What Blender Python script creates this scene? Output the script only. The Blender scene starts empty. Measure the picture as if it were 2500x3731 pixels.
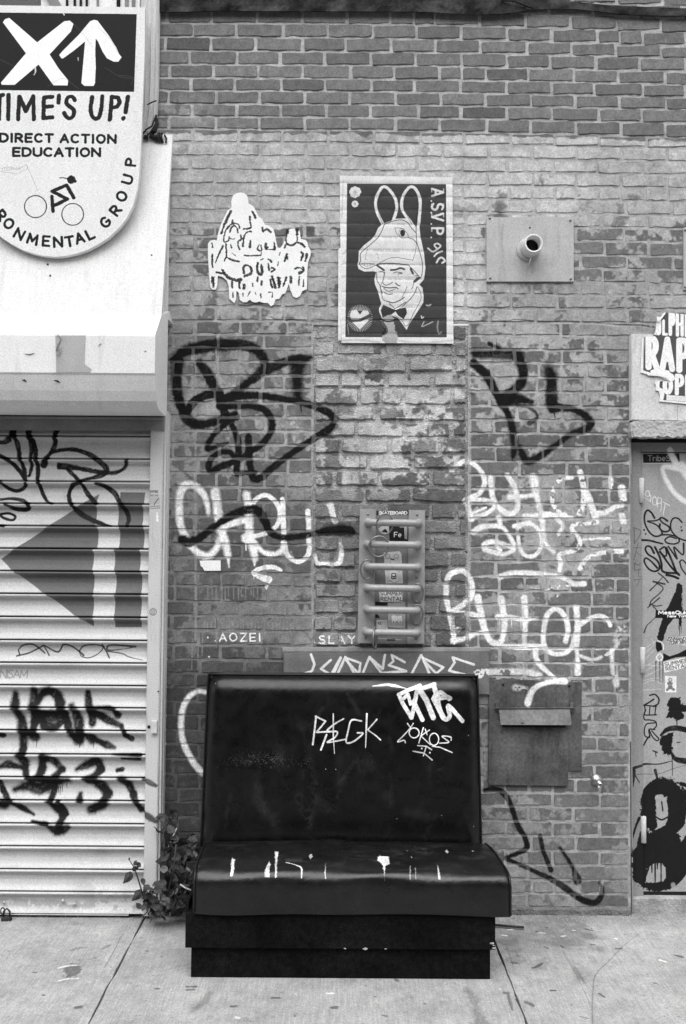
import bpy, bmesh, math, random
import numpy as np
from mathutils import Matrix, Vector

# ------------------------------------------------------------------ camera
F, CX, CY = 3220.0, 1250.0, 1865.5          # focal length and centre in photograph pixels (2500 x 3731)
PITCH, ROLL = math.radians(2.2), math.radians(0.4)
CAM = np.array([0.0, -4.2, 1.712])
scene = bpy.context.scene
COL = scene.collection
cam_d = bpy.data.cameras.new('camera'); cam = bpy.data.objects.new('camera', cam_d); COL.objects.link(cam)
cam_d.sensor_fit = 'VERTICAL'; cam_d.sensor_height = 36.0; cam_d.lens = F / 3731.0 * 36.0
cam_d.clip_end = 500.0
cam.matrix_world = Matrix.Translation(CAM.tolist()) @ Matrix.Rotation(math.pi/2 + PITCH, 4, 'X') @ Matrix.Rotation(ROLL, 4, 'Z')
scene.camera = cam
scene.render.resolution_x, scene.render.resolution_y = 686, 1024

# ------------------------------------------------------------------ sky, sun, exposure (overcast)
SUN_EL, SUN_AZ = math.radians(58), math.radians(-28)      # azimuth measured from straight behind the camera, negative = left
world = bpy.data.worlds.new('World'); scene.world = world; world.use_nodes = True
wn, wl = world.node_tree.nodes, world.node_tree.links
bg = wn['Background']; sky = wn.new('ShaderNodeTexSky'); sky.sky_type = 'NISHITA'; sky.sun_disc = False
sky.sun_elevation = SUN_EL; sky.sun_rotation = math.pi + SUN_AZ
sky.air_density = 1.0; sky.dust_density = 1.5; sky.ozone_density = 1.0
bw = wn.new('ShaderNodeRGBToBW'); wl.new(sky.outputs[0], bw.inputs[0]); wl.new(bw.outputs[0], bg.inputs[0])
bg.inputs[1].default_value = 0.15
sun_d = bpy.data.lights.new('sun', 'SUN'); sun = bpy.data.objects.new('sun', sun_d); COL.objects.link(sun)
sun_d.energy = 1.1; sun_d.angle = math.radians(55); sun_d.color = (1, 1, 1)
to_sun = Vector((math.sin(SUN_AZ)*math.cos(SUN_EL), -math.cos(SUN_AZ)*math.cos(SUN_EL), math.sin(SUN_EL)))
sun.rotation_euler = to_sun.to_track_quat('Z', 'Y').to_euler()
vs = scene.view_settings; vs.view_transform = 'Standard'; vs.look = 'None'; vs.gamma = 1.0; vs.exposure = 1.38
vs.use_curve_mapping = False

# ------------------------------------------------------------------ measuring from the photograph
def _rx(a): c, s = math.cos(a), math.sin(a); return np.array([[1,0,0],[0,c,-s],[0,s,c]])
def _rz(a): c, s = math.cos(a), math.sin(a); return np.array([[c,-s,0],[s,c,0],[0,0,1]])
RM = _rx(math.pi/2 + PITCH) @ _rz(ROLL)
def ray(x, y): return RM @ np.array([(x-CX)/F, -(y-CY)/F, -1.0])
def P(x, y, Y=0.0):                          # point on the vertical plane at depth Y
    d = ray(x, y); return CAM + d*((Y-CAM[1])/d[1])
def G(x, y, Z=0.0):                          # point on the horizontal plane at height Z
    d = ray(x, y); return CAM + d*((Z-CAM[2])/d[2])
def HP(x, y, p0, n):                         # point on any plane
    d = ray(x, y); return CAM + d*(np.dot(np.array(p0)-CAM, n)/np.dot(d, n))
def Zm(x0, y0, k):                           # enlarged-detail coordinates -> photograph pixels
    return lambda pts: [(x0+a/k, y0+b/k) for a, b in pts]
zA=Zm(0,0,2.4375); zB=Zm(560,0,2.24); zC=Zm(1200,0,2.3394); zD=Zm(1800,0,2.24); zE=Zm(0,900,2.4375)
zF=Zm(560,1150,2.24); zG=Zm(1200,1150,2.3394); zH=Zm(1800,1000,2.24); zI=Zm(0,1800,2.4375); zJ=Zm(560,2100,2.24)
zK=Zm(1200,2100,2.24); zL=Zm(1800,1950,2.24); zM=Zm(0,2700,2.24); zN=Zm(650,2950,2.24); zO=Zm(1250,2950,2.24)
zP=Zm(1800,2850,2.24); zQ=Zm(720,680,3.5636); zR=Zm(1220,620,3.4844); zS=Zm(1290,1840,4.4143); zT=Zm(2260,1100,3.9)
zU=Zm(2260,1650,3.3417); zV=Zm(2260,2300,2.2286); zW=Zm(1600,1650,2.24); zX=Zm(0,1450,2.8); zY=Zm(0,2450,2.8)
MM = 4.2/F                                   # metres per photograph pixel on the wall

rng = np.random.default_rng(7); random.seed(7)

# ------------------------------------------------------------------ paint canvases (drawn by code)
def noise2(h, w, cell):
    gh, gw = int(h/cell)+3, int(w/cell)+3
    g = rng.random((gh, gw)).astype(np.float32)
    yy = np.arange(h, dtype=np.float32)/cell; xx = np.arange(w, dtype=np.float32)/cell
    yi = yy.astype(int); xi = xx.astype(int); fy = yy-yi; fx = xx-xi
    fy = (fy*fy*(3-2*fy))[:, None]; fx = (fx*fx*(3-2*fx))[None, :]
    a = g[yi][:, xi]; b = g[yi][:, xi+1]; c = g[yi+1][:, xi]; d = g[yi+1][:, xi+1]
    return (a*(1-fx)+b*fx)*(1-fy)+(c*(1-fx)+d*fx)*fy
def fbm(h, w, cells, wts):                   # roughly uniform 0..1
    n = sum(wt*(noise2(h, w, c)-0.5) for c, wt in zip(cells, wts))
    n = (n-n.mean())/(n.std()+1e-6)
    return 1.0/(1.0+np.exp(-1.7*n))
def spline(pts, step):
    pts = [np.array(p, float) for p in pts]
    if len(pts) < 3:
        n = max(2, int(np.linalg.norm(pts[1]-pts[0])/step)+1)
        return [pts[0]+(pts[1]-pts[0])*t for t in np.linspace(0, 1, n)]
    q = [2*pts[0]-pts[1]]+pts+[2*pts[-1]-pts[-2]]; out = []
    for i in range(1, len(q)-2):
        p0, p1, p2, p3 = q[i-1:i+3]
        n = max(2, int(np.linalg.norm(p2-p1)/step)+1)
        for t in np.linspace(0, 1, n, endpoint=False):
            out.append(0.5*((2*p1)+(-p0+p2)*t+(2*p0-5*p1+4*p2-p3)*t*t+(-p0+3*p1-3*p2+p3)*t**3))
    out.append(pts[-1]); return out
class Canvas:
    def __init__(s, name, u0, u1, v0, v1, res, fmap, unit=MM, axes='XZ'):
        s.name, s.u0, s.u1, s.v0, s.v1, s.res, s.fmap, s.unit, s.axes = name, u0, u1, v0, v1, res, fmap, unit, axes
        s.w, s.h = int((u1-u0)/res), int((v1-v0)/res)
        s.c = np.zeros((s.h, s.w), np.float32); s.a = np.zeros((s.h, s.w), np.float32)
        s.grain = fbm(s.h, s.w, [3, 8, 20], [1, 1, 1])
    def px(s, p):
        u, v = s.fmap(*p); return np.array([(u-s.u0)/s.res, (v-s.v0)/s.res])
    def over(s, y0, x0, a, v):
        h, w = a.shape; A = s.a[y0:y0+h, x0:x0+w]; C = s.c[y0:y0+h, x0:x0+w]
        o = a+A*(1-a); C[:] = np.where(o > 1e-5, (v*a+C*A*(1-a))/np.maximum(o, 1e-5), C); A[:] = o
    def stroke(s, pts, w, v, al=1.0, soft=0.0, flake=0.0, curve=True, rough=0.12):
        q = [s.px(p) for p in pts]; k = s.unit/s.res
        ws = [w]*len(q) if np.isscalar(w) else list(w)
        if len(q) == 1: q = [q[0], q[0]+0.01]; ws = ws*2
        wm = max(ws)*k
        line = spline(q, max(1.5, wm/3)) if curve else sum([[a+(b-a)*t for t in np.linspace(0, 1, max(2, int(np.linalg.norm(b-a)/max(1.5, wm/3))+1))] for a, b in zip(q[:-1], q[1:])], [])
        L = np.array(line); n = len(L)
        W = np.interp(np.linspace(0, 1, n), np.linspace(0, 1, len(ws)), ws)*k
        sf = max(0.7, soft*wm); pad = wm/2+sf*2+2
        x0 = max(0, int(L[:, 0].min()-pad)); x1 = min(s.w, int(L[:, 0].max()+pad)+1)
        y0 = max(0, int(L[:, 1].min()-pad)); y1 = min(s.h, int(L[:, 1].max()+pad)+1)
        if x1 <= x0 or y1 <= y0: return
        D = np.full((y1-y0, x1-x0), 1e6, np.float32)
        for i in range(n-1):
            a, b = L[i], L[i+1]; r = max(W[i], W[i+1])/2+sf*2+1
            bx0 = max(x0, int(min(a[0], b[0])-r)); bx1 = min(x1, int(max(a[0], b[0])+r)+2)
            by0 = max(y0, int(min(a[1], b[1])-r)); by1 = min(y1, int(max(a[1], b[1])+r)+2)
            if bx1 <= bx0 or by1 <= by0: continue
            X = np.arange(bx0, bx1)[None, :]-a[0]; Y = np.arange(by0, by1)[:, None]-a[1]
            d = b-a; dd = float(d@d)+1e-9; t = np.clip((X*d[0]+Y*d[1])/dd, 0, 1)
            dist = np.hypot(X-t*d[0], Y-t*d[1])-(W[i]+(W[i+1]-W[i])*t)/2
            sub = D[by0-y0:by1-y0, bx0-x0:bx1-x0]; np.minimum(sub, dist, out=sub)
        g = s.grain[y0:y1, x0:x1]
        D = D+(g-0.5)*rough*wm*(1 if wm > 4 else 0)
        a = np.clip(0.5-D/(2*sf), 0, 1); a = a*a*(3-2*a)*al
        if soft > 0: a = a*np.clip(0.88+0.4*g, 0, 1)
        if flake > 0: a = a*np.clip((s.grain2()[y0:y1, x0:x1]-flake)*12, 0, 1)
        s.over(y0, x0, a, v)
    def grain2(s):
        if not hasattr(s, '_g2'): s._g2 = fbm(s.h, s.w, [6, 14, 40], [0.7, 1, 1])
        return s._g2
    def poly(s, pts, v, al=1.0, edge=0.0, flake=0.0):
        q = np.array([s.px(p) for p in pts])
        x0 = max(0, int(q[:, 0].min())-3); x1 = min(s.w, int(q[:, 0].max())+4)
        y0 = max(0, int(q[:, 1].min())-3); y1 = min(s.h, int(q[:, 1].max())+4)
        if x1 <= x0 or y1 <= y0: return
        acc = np.zeros((y1-y0, x1-x0), np.float32)
        g = (s.grain[y0:y1, x0:x1]-0.5)*edge if edge else 0
        for oy in (0.25, 0.75):
            for ox in (0.25, 0.75):
                X = np.arange(x0, x1)[None, :]+ox-0.5+g; Y = np.arange(y0, y1)[:, None]+oy-0.5+g
                ins = np.zeros(acc.shape, bool)
                for i in range(len(q)):
                    (ax, ay), (bx, by) = q[i], q[i-1]
                    if ay == by: continue
                    c = ((ay > Y) != (by > Y)) & (X < (bx-ax)*(Y-ay)/(by-ay)+ax); ins ^= c
                acc += ins*0.25
        a = acc*al
        if flake > 0: a = a*np.clip((s.grain2()[y0:y1, x0:x1]-flake)*12, 0, 1)
        s.over(y0, x0, a, v)
    def circle(s, c, r, w, v, al=1.0, ry=None, **k):
        ry = ry or r
        s.stroke([(c[0]+r*math.cos(t), c[1]+ry*math.sin(t)) for t in np.linspace(0, 2*math.pi, 25)], w, v, al, **k)
    def text(s, txt, org, ht, w, v, al=1.0, xs=1.0, ang=0.0, gap=1.2, soft=0.0, flake=0.0, jit=0.0, mirror=False, italic=0.0):
        ca, sa = math.cos(math.radians(ang)), math.sin(math.radians(ang)); x = 0.0; k = ht/6.0
        for ch in txt:
            if ch == ' ': x += 2.6*xs; continue
            wd, strokes = FONT[ch]
            for st in strokes:
                pts = []
                for (a, b) in st:
                    lx = (x+(wd-a if mirror else a)*xs+b*italic)*k; ly = b*k
                    pts.append((org[0]+lx*ca-ly*sa+random.uniform(-jit, jit)*ht, org[1]-lx*sa-ly*ca+random.uniform(-jit, jit)*ht))
                s.stroke(pts, w, v, al, soft, flake, curve=False)
            x += (wd+gap)*xs
        return x*k
    def image(s):
        im = bpy.data.images.new(s.name, s.w, s.h, alpha=True, float_buffer=False)
        im.colorspace_settings.name = 'Non-Color'; im.alpha_mode = 'CHANNEL_PACKED'
        buf = np.empty((s.h, s.w, 4), np.float32); buf[..., 0] = buf[..., 1] = buf[..., 2] = np.sqrt(np.clip(s.c, 0, 1)); buf[..., 3] = np.clip(s.a*1.05, 0, 1)
        im.pixels.foreach_set(buf.ravel()); im.update(); im.pack(); return im

def arc(cx, cy, rx, ry, a0, a1, n=9): return [(cx+rx*math.cos(math.radians(t)), cy+ry*math.sin(math.radians(t))) for t in np.linspace(a0, a1, n)]
FONT = {
 'A': (4, [[(0,0),(2,6),(4,0)],[(.8,2),(3.2,2)]]), 'B': (3.6, [[(0,0),(0,6)],[(0,6)]+arc(1.8,4.6,1.5,1.4,90,-90)+[(0,3.2)],[(0,3.2)]+arc(2,1.6,1.6,1.6,90,-90)+[(0,0)]]),
 'C': (3.8, [arc(2.1,3,2.1,3,50,310,13)]), 'D': (4, [[(0,0),(0,6)]+arc(1.6,3,2.4,3,90,-90,11)+[(0,0)]]),
 'E': (3.2, [[(3.2,6),(0,6),(0,0),(3.2,0)],[(0,3.1),(2.7,3.1)]]), 'F': (3.2, [[(3.2,6),(0,6),(0,0)],[(0,3.1),(2.6,3.1)]]),
 'G': (4, [arc(2.1,3,2.1,3,50,330,13)+[(4,2.7),(2.4,2.7)]]), 'H': (3.8, [[(0,0),(0,6)],[(3.8,0),(3.8,6)],[(0,3),(3.8,3)]]),
 'I': (.6, [[(.3,0),(.3,6)]]), 'J': (2.6, [[(2.4,6),(2.4,1.5)]+arc(1.2,1.5,1.2,1.5,0,-180)]), 'K': (3.6, [[(0,0),(0,6)],[(3.4,6),(0,2.4)],[(1.1,3.4),(3.6,0)]]),
 'L': (3, [[(0,6),(0,0),(3,0)]]), 'M': (4.8, [[(0,0),(.4,6),(2.4,1.6),(4.4,6),(4.8,0)]]), 'N': (4, [[(0,0),(0,6),(4,0),(4,6)]]),
 'O': (4.2, [arc(2.1,3,2.1,3,0,360,17)]), 'P': (3.4, [[(0,0),(0,6)]+arc(1.6,4.4,1.7,1.6,90,-90)+[(0,2.8)]]), 'Q': (4.2, [arc(2.1,3,2.1,3,0,360,17),[(2.6,1.5),(4.2,-.3)]]),
 'R': (3.6, [[(0,0),(0,6)]+arc(1.6,4.4,1.7,1.6,90,-90)+[(0,2.8)],[(1.4,2.8),(3.6,0)]]), 'S': (3.4, [arc(1.8,4.5,1.6,1.5,40,250,10)+arc(1.6,1.5,1.7,1.6,80,-150,10)]),
 'T': (3.8, [[(0,6),(3.8,6)],[(1.9,6),(1.9,0)]]), 'U': (3.8, [[(0,6),(0,1.9)]+arc(1.9,1.9,1.9,1.9,180,360)+[(3.8,6)]]), 'V': (3.8, [[(0,6),(1.9,0),(3.8,6)]]),
 'W': (5, [[(0,6),(1.2,0),(2.5,5),(3.8,0),(5,6)]]), 'X': (3.8, [[(0,0),(3.8,6)],[(0,6),(3.8,0)]]), 'Y': (3.8, [[(0,6),(1.9,3),(3.8,6)],[(1.9,3),(1.9,0)]]), 'Z': (3.6, [[(0,6),(3.6,6),(0,0),(3.6,0)]]),
 '!': (.8, [[(.6,6),(.3,1.6)],[(.2,.3),(.2,.2)]]), "'": (.6, [[(.3,6),(.3,4.3)]]), '.': (.4, [[(.2,.2),(.2,.1)]]), '-': (2, [[(0,3),(2,3)]]),
 'e': (3, [[(0.1,2),(2.9,2)]+arc(1.5,2,1.4,2,0,300,12)]), 's': (2.6, [arc(1.3,3,1.2,1,40,250,8)+arc(1.3,1,1.3,1,80,-150,8)]), 'u': (2.8, [[(0,4),(0,1.3)]+arc(1.4,1.3,1.4,1.3,180,360)+[(2.8,4)],[(2.8,4),(2.8,0)]]),
 'w': (4, [[(0,4),(1,0),(2,3.6),(3,0),(4,4)]]), 'o': (2.9, [arc(1.45,2,1.4,2,0,360,13)]), 'r': (1.8, [[(0,0),(0,4)],[(0,2.6)]+arc(1.3,2.6,1.2,1.3,150,60,5)]), 'k': (2.6, [[(0,0),(0,6)],[(2.4,4),(0,1.8)],[(.9,2.6),(2.6,0)]]),
 'i': (.5, [[(.25,0),(.25,4)],[(.25,5.5),(.25,5.4)]]), 'b': (2.9, [[(0,0),(0,6)],arc(1.4,2,1.4,2,0,360,13)]),
 '1': (1.4, [[(0,4.6),(1.2,6),(1.2,0)]]), '9': (3, [arc(1.5,4.3,1.4,1.6,0,360,13)+[(2.9,3),(2,0)]]),
}

# ------------------------------------------------------------------ materials
def canvas_node(nt, cv, im):
    N, L = nt.nodes, nt.links
    g = N.new('ShaderNodeNewGeometry'); sp = N.new('ShaderNodeSeparateXYZ'); L.new(g.outputs['Position'], sp.inputs[0])
    cb = N.new('ShaderNodeCombineXYZ')
    for ax, (lo, hi), slot in ((cv.axes[0], (cv.u0, cv.u1), 0), (cv.axes[1], (cv.v0, cv.v1), 1)):
        mr = N.new('ShaderNodeMapRange'); mr.clamp = False
        mr.inputs[1].default_value = lo; mr.inputs[2].default_value = hi
        L.new(sp.outputs[ax], mr.inputs[0]); L.new(mr.outputs[0], cb.inputs[slot])
    t = N.new('ShaderNodeTexImage'); t.image = im; t.extension = 'CLIP'; t.interpolation = 'Linear'
    L.new(cb.outputs[0], t.inputs[0])
    p = N.new('ShaderNodeMath'); p.operation = 'POWER'; p.inputs[1].default_value = 2.0
    L.new(t.outputs[0], p.inputs[0]); return p.outputs[0], t.outputs[1]
_img = {}
def mk(name, base, rough=0.8, spec=0.3, metal=0.0, noise=((14, .25), (420, .22)), bump=(260, .15, .002), layers=(), tone=False, rough_var=0.0, stretch=None, grain_amt=.2, brush=None, streak=None):
    m = bpy.data.materials.new(name); m.use_nodes = True; nt = m.node_tree; N, L = nt.nodes, nt.links
    b = N['Principled BSDF']; b.inputs['Roughness'].default_value = rough; b.inputs['Metallic'].default_value = metal
    b.inputs['Specular IOR Level'].default_value = spec*(.13 if rough >= .45 and metal == 0 else 1.0)
    g = N.new('ShaderNodeNewGeometry'); pos = g.outputs['Position']
    if stretch:
        vm = N.new('ShaderNodeVectorMath'); vm.operation = 'MULTIPLY'; vm.inputs[1].default_value = stretch; L.new(pos, vm.inputs[0]); pos = vm.outputs[0]
    v = N.new('ShaderNodeValue'); v.outputs[0].default_value = base; cur = v.outputs[0]
    def mul(a, bb):
        x = N.new('ShaderNodeMath'); x.operation = 'MULTIPLY'; L.new(a, x.inputs[0])
        L.new(bb, x.inputs[1]); return x.outputs[0]
    if tone:
        at = N.new('ShaderNodeAttribute'); at.attribute_name = 'tone'; cur = mul(cur, at.outputs['Fac'])
        oi = N.new('ShaderNodeObjectInfo'); cur = mul(cur, oi.outputs['Color'])
    def grain(cur):
        for sc, amt in noise:
            n = N.new('ShaderNodeTexNoise'); n.inputs['Scale'].default_value = sc; n.inputs['Detail'].default_value = 3.0
            L.new(pos, n.inputs['Vector'])
            mr = N.new('ShaderNodeMapRange'); mr.inputs[1].default_value = .25; mr.inputs[2].default_value = .75
            mr.inputs[3].default_value = 1-amt; mr.inputs[4].default_value = 1+amt
            L.new(n.outputs[0], mr.inputs[0]); cur = mul(cur, mr.outputs[0])
        if grain_amt:
            n = N.new('ShaderNodeTexNoise'); n.inputs['Scale'].default_value = 190; n.inputs['Detail'].default_value = 2.0; n.inputs['Roughness'].default_value = .8
            L.new(g.outputs['Position'], n.inputs['Vector'])
            mr = N.new('ShaderNodeMapRange'); mr.inputs[1].default_value = .3; mr.inputs[2].default_value = .7
            mr.inputs[3].default_value = 1-grain_amt; mr.inputs[4].default_value = 1+grain_amt; L.new(n.outputs[0], mr.inputs[0]); cur = mul(cur, mr.outputs[0])
        if brush:
            vm2 = N.new('ShaderNodeVectorMath'); vm2.operation = 'MULTIPLY'; vm2.inputs[1].default_value = brush[0]; L.new(g.outputs['Position'], vm2.inputs[0])
            n = N.new('ShaderNodeTexNoise'); n.inputs['Scale'].default_value = 1.0; n.inputs['Detail'].default_value = 3.0; L.new(vm2.outputs[0], n.inputs['Vector'])
            mr = N.new('ShaderNodeMapRange'); mr.inputs[1].default_value = .3; mr.inputs[2].default_value = .7
            mr.inputs[3].default_value = 1-brush[1]; mr.inputs[4].default_value = 1+brush[1]; L.new(n.outputs[0], mr.inputs[0]); cur = mul(cur, mr.outputs[0])
        if streak:
            vm3 = N.new('ShaderNodeVectorMath'); vm3.operation = 'MULTIPLY'; vm3.inputs[1].default_value = streak[0]; L.new(g.outputs['Position'], vm3.inputs[0])
            n = N.new('ShaderNodeTexNoise'); n.inputs['Scale'].default_value = 1.0; n.inputs['Detail'].default_value = 5.0; n.inputs['Roughness'].default_value = .65; L.new(vm3.outputs[0], n.inputs['Vector'])
            mr = N.new('ShaderNodeMapRange'); mr.inputs[1].default_value = streak[2]; mr.inputs[2].default_value = streak[2]+.18
            mr.inputs[3].default_value = 1.0; mr.inputs[4].default_value = 1-streak[1]; L.new(n.outputs[0], mr.inputs[0]); cur = mul(cur, mr.outputs[0])
        return cur
    lay_alpha = None
    for lay in layers:
        cv, fac = lay if isinstance(lay, tuple) else (lay, 1.0)
        if cv.name not in _img: _img[cv.name] = cv.image()
        c, a = canvas_node(nt, cv, _img[cv.name])
        if fac != 1.0:
            x = N.new('ShaderNodeMath'); x.operation = 'MULTIPLY'; x.inputs[1].default_value = fac; L.new(a, x.inputs[0]); a = x.outputs[0]
        mx = N.new('ShaderNodeMix'); mx.data_type = 'FLOAT'; L.new(a, mx.inputs[0]); L.new(cur, mx.inputs[2]); L.new(c, mx.inputs[3]); cur = mx.outputs[0]
    cur = grain(cur)
    cc = N.new('ShaderNodeCombineColor')
    for i in range(3): L.new(cur, cc.inputs[i])
    L.new(cc.outputs[0], b.inputs['Base Color'])
    if rough_var:
        n = N.new('ShaderNodeTexNoise'); n.inputs['Scale'].default_value = 18; n.inputs['Detail'].default_value = 4; L.new(pos, n.inputs['Vector'])
        mr = N.new('ShaderNodeMapRange'); mr.inputs[1].default_value = .3; mr.inputs[2].default_value = .7
        mr.inputs[3].default_value = rough-rough_var; mr.inputs[4].default_value = rough+rough_var
        L.new(n.outputs[0], mr.inputs[0]); L.new(mr.outputs[0], b.inputs['Roughness'])
    if bump:
        n = N.new('ShaderNodeTexNoise'); n.inputs['Scale'].default_value = bump[0]; n.inputs['Detail'].default_value = 4; L.new(pos, n.inputs['Vector'])
        bp = N.new('ShaderNodeBump'); bp.inputs['Strength'].default_value = bump[1]*2; bp.inputs['Distance'].default_value = bump[2]
        L.new(n.outputs[0], bp.inputs['Height']); L.new(bp.outputs[0], b.inputs['Normal'])
    return m

# ------------------------------------------------------------------ mesh helpers
def link(name, me, mat, parent=None):
    o = bpy.data.objects.new(name, me); COL.objects.link(o)
    if mat is not None and not len(me.materials): me.materials.append(mat)
    if parent is not None: o.parent = parent
    return o
def thing(name, label, cat, loc=(0, 0, 0), group=None):
    o = bpy.data.objects.new(name, None); COL.objects.link(o); o.empty_display_size = .1
    tag(o, label, cat, group); return o
def tag(o, label, cat, group=None):
    o['label'] = label; o['category'] = cat
    if group: o['group'] = group
    return o
def bm_obj(name, bm, mat, parent=None, smooth=False):
    bmesh.ops.recalc_face_normals(bm, faces=bm.faces[:])
    me = bpy.data.meshes.new(name); bm.to_mesh(me); bm.free()
    if smooth:
        for p in me.polygons: p.use_smooth = True
    return link(name, me, mat, parent)
def box(name, x0, x1, y0, y1, z0, z1, mat, parent=None, bev=0.002, seg=2):
    bm = bmesh.new(); bmesh.ops.create_cube(bm, size=1.0)
    for v in bm.verts: v.co = ((x0+x1)/2+v.co.x*(x1-x0), (y0+y1)/2+v.co.y*(y1-y0), (z0+z1)/2+v.co.z*(z1-z0))
    if bev: bmesh.ops.bevel(bm, geom=bm.edges[:], offset=bev, segments=seg, affect='EDGES', profile=.6)
    return bm_obj(name, bm, mat, parent)
def prism(name, pts3, dy, mat, parent=None, bev=0.0):      # front outline (world points) pushed back by dy
    bm = bmesh.new(); n = len(pts3)
    a = [bm.verts.new(tuple(p)) for p in pts3]; b = [bm.verts.new((p[0], p[1]+dy, p[2])) for p in pts3]
    bm.faces.new(a); bm.faces.new(b[::-1])
    for i in range(n): bm.faces.new((a[i], b[i], b[(i+1) % n], a[(i+1) % n]))
    if bev:
        fr = [e for e in bm.edges if all(v in set(a) for v in e.verts)]
        bmesh.ops.bevel(bm, geom=fr, offset=bev, segments=2, affect='EDGES')
    return bm_obj(name, bm, mat, parent)
def rect(x0, y0, x1, y1, Y): return [P(x0, y0, Y), P(x1, y0, Y), P(x1, y1, Y), P(x0, y1, Y)]
def tube_bm(bm, pts, r, seg=8, cap=True):
    pts = [Vector(p) for p in pts]; rs = [r]*len(pts) if np.isscalar(r) else r
    rings = []; up = None
    for i, p in enumerate(pts):
        t = (pts[min(i+1, len(pts)-1)]-pts[max(i-1, 0)]).normalized()
        if up is None:
            up = t.orthogonal().normalized()
        up = (up-t*up.dot(t)).normalized(); s = t.cross(up)
        rings.append([bm.verts.new(p+(up*math.cos(a)+s*math.sin(a))*rs[i]) for a in np.linspace(0, 2*math.pi, seg, endpoint=False)])
    for A, B in zip(rings[:-1], rings[1:]):
        for i in range(seg): bm.faces.new((A[i], A[(i+1) % seg], B[(i+1) % seg], B[i]))
    if cap: bm.faces.new(rings[0][::-1]); bm.faces.new(rings[-1])
def tube(name, pts, r, mat, parent=None, seg=10):
    bm = bmesh.new(); tube_bm(bm, pts, r, seg); return bm_obj(name, bm, mat, parent, True)
def torus(name, c, R, r, mat, parent=None, rx=None, ry=0.0, rz=0.0, tilt=0.0):
    bm = bmesh.new(); n, m = 40, 8; rx = rx or R
    M = Matrix.Rotation(rz, 3, 'Z') @ Matrix.Rotation(tilt, 3, 'X')
    vs_ = [[bm.verts.new(Vector(c)+M @ Vector(((rx+r*math.cos(b))*math.cos(a), r*math.sin(b), (R+r*math.cos(b))*math.sin(a)))) for b in np.linspace(0, 2*math.pi, m, endpoint=False)] for a in np.linspace(0, 2*math.pi, n, endpoint=False)]
    for i in range(n):
        for j in range(m): bm.faces.new((vs_[i][j], vs_[(i+1) % n][j], vs_[(i+1) % n][(j+1) % m], vs_[i][(j+1) % m]))
    return bm_obj(name, bm, mat, parent, True)
def lathe(name, c, prof, axis, mat, parent=None, seg=20):   # prof: (distance along axis, radius)
    bm = bmesh.new(); ax = Vector(axis).normalized(); u = ax.orthogonal().normalized(); w = ax.cross(u); rings = []
    for d, r in prof: rings.append([bm.verts.new(Vector(c)+ax*d+(u*math.cos(a)+w*math.sin(a))*max(r, 1e-4)) for a in np.linspace(0, 2*math.pi, seg, endpoint=False)])
    for A, B in zip(rings[:-1], rings[1:]):
        for i in range(seg): bm.faces.new((A[i], A[(i+1) % seg], B[(i+1) % seg], B[i]))
    bm.faces.new(rings[0][::-1]); bm.faces.new(rings[-1])
    return bm_obj(name, bm, mat, parent, True)
def screw(parent, x, y, Y, r, mat, name='screw'):
    p = P(x, y, Y); return lathe(name, p, [(0, r), (.002, r), (.004, r*.7), (.005, r*.2)], (0, -1, 0), mat, parent, 10)
def extrude_x(name, prof, x0, x1, mat, parent=None, smooth=False, nx=1):   # closed profile (y,z)
    bm = bmesh.new(); n = len(prof); R = []
    for x in np.linspace(x0, x1, nx+1): R.append([bm.verts.new((x, y, z)) for y, z in prof])
    for A, B in zip(R[:-1], R[1:]):
        for i in range(n): bm.faces.new((A[i], A[(i+1) % n], B[(i+1) % n], B[i]))
    bm.faces.new(R[0]); bm.faces.new(R[-1][::-1])
    return bm_obj(name, bm, mat, parent, smooth)
def sheet(name, corners, nx, nz, Yf, thick, mat, parent=None):     # thin paper sheet on the wall; Yf(u,v) gives depth
    bm = bmesh.new(); tl, tr, br, bl = [np.array(c) for c in corners]; V = []
    for j in range(nz+1):
        v = j/nz; row = []
        for i in range(nx+1):
            u = i/nx; p = (tl*(1-u)+tr*u)*(1-v)+(bl*(1-u)+br*u)*v
            row.append(bm.verts.new((p[0], Yf(u, v, p), p[2])))
        V.append(row)
    for j in range(nz):
        for i in range(nx): bm.faces.new((V[j][i], V[j][i+1], V[j+1][i+1], V[j+1][i]))
    ed = [e for e in bm.edges if len(e.link_faces) == 1]
    r = bmesh.ops.extrude_edge_only(bm, edges=ed)
    for v in [g for g in r['geom'] if isinstance(g, bmesh.types.BMVert)]: v.co.y += thick
    return bm_obj(name, bm, mat, parent)

# ================================================================== WALL: tones, paint, graffiti
DS = 2500/1568.0
def to_photo(X, Z, Y=0.0):                    # vectorised projection, in the 1568-wide reading of the photograph
    p = np.stack([X-CAM[0], np.full_like(X, Y-CAM[1]), Z-CAM[2]], -1) @ RM
    return (CX+F*p[..., 0]/-p[..., 2])/DS, (CY-F*p[..., 1]/-p[..., 2])/DS
def zones(x, y, base, zs):
    v = np.full(np.shape(x), base, float)
    for (x0, y0, x1, y1, val, s) in zs:
        m = np.clip((x-x0)/s+.5, 0, 1)*np.clip((x1-x)/s+.5, 0, 1)*np.clip((y-y0)/s+.5, 0, 1)*np.clip((y1-y)/s+.5, 0, 1)
        v = v*(1-m)+val*m
    return v
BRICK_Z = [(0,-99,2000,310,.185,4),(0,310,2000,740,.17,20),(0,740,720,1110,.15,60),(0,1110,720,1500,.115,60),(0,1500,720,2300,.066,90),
           (1070,740,2000,1500,.15,40),(1070,1500,2000,2300,.15,60),(1070,1800,2000,2300,.16,60)]
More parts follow.
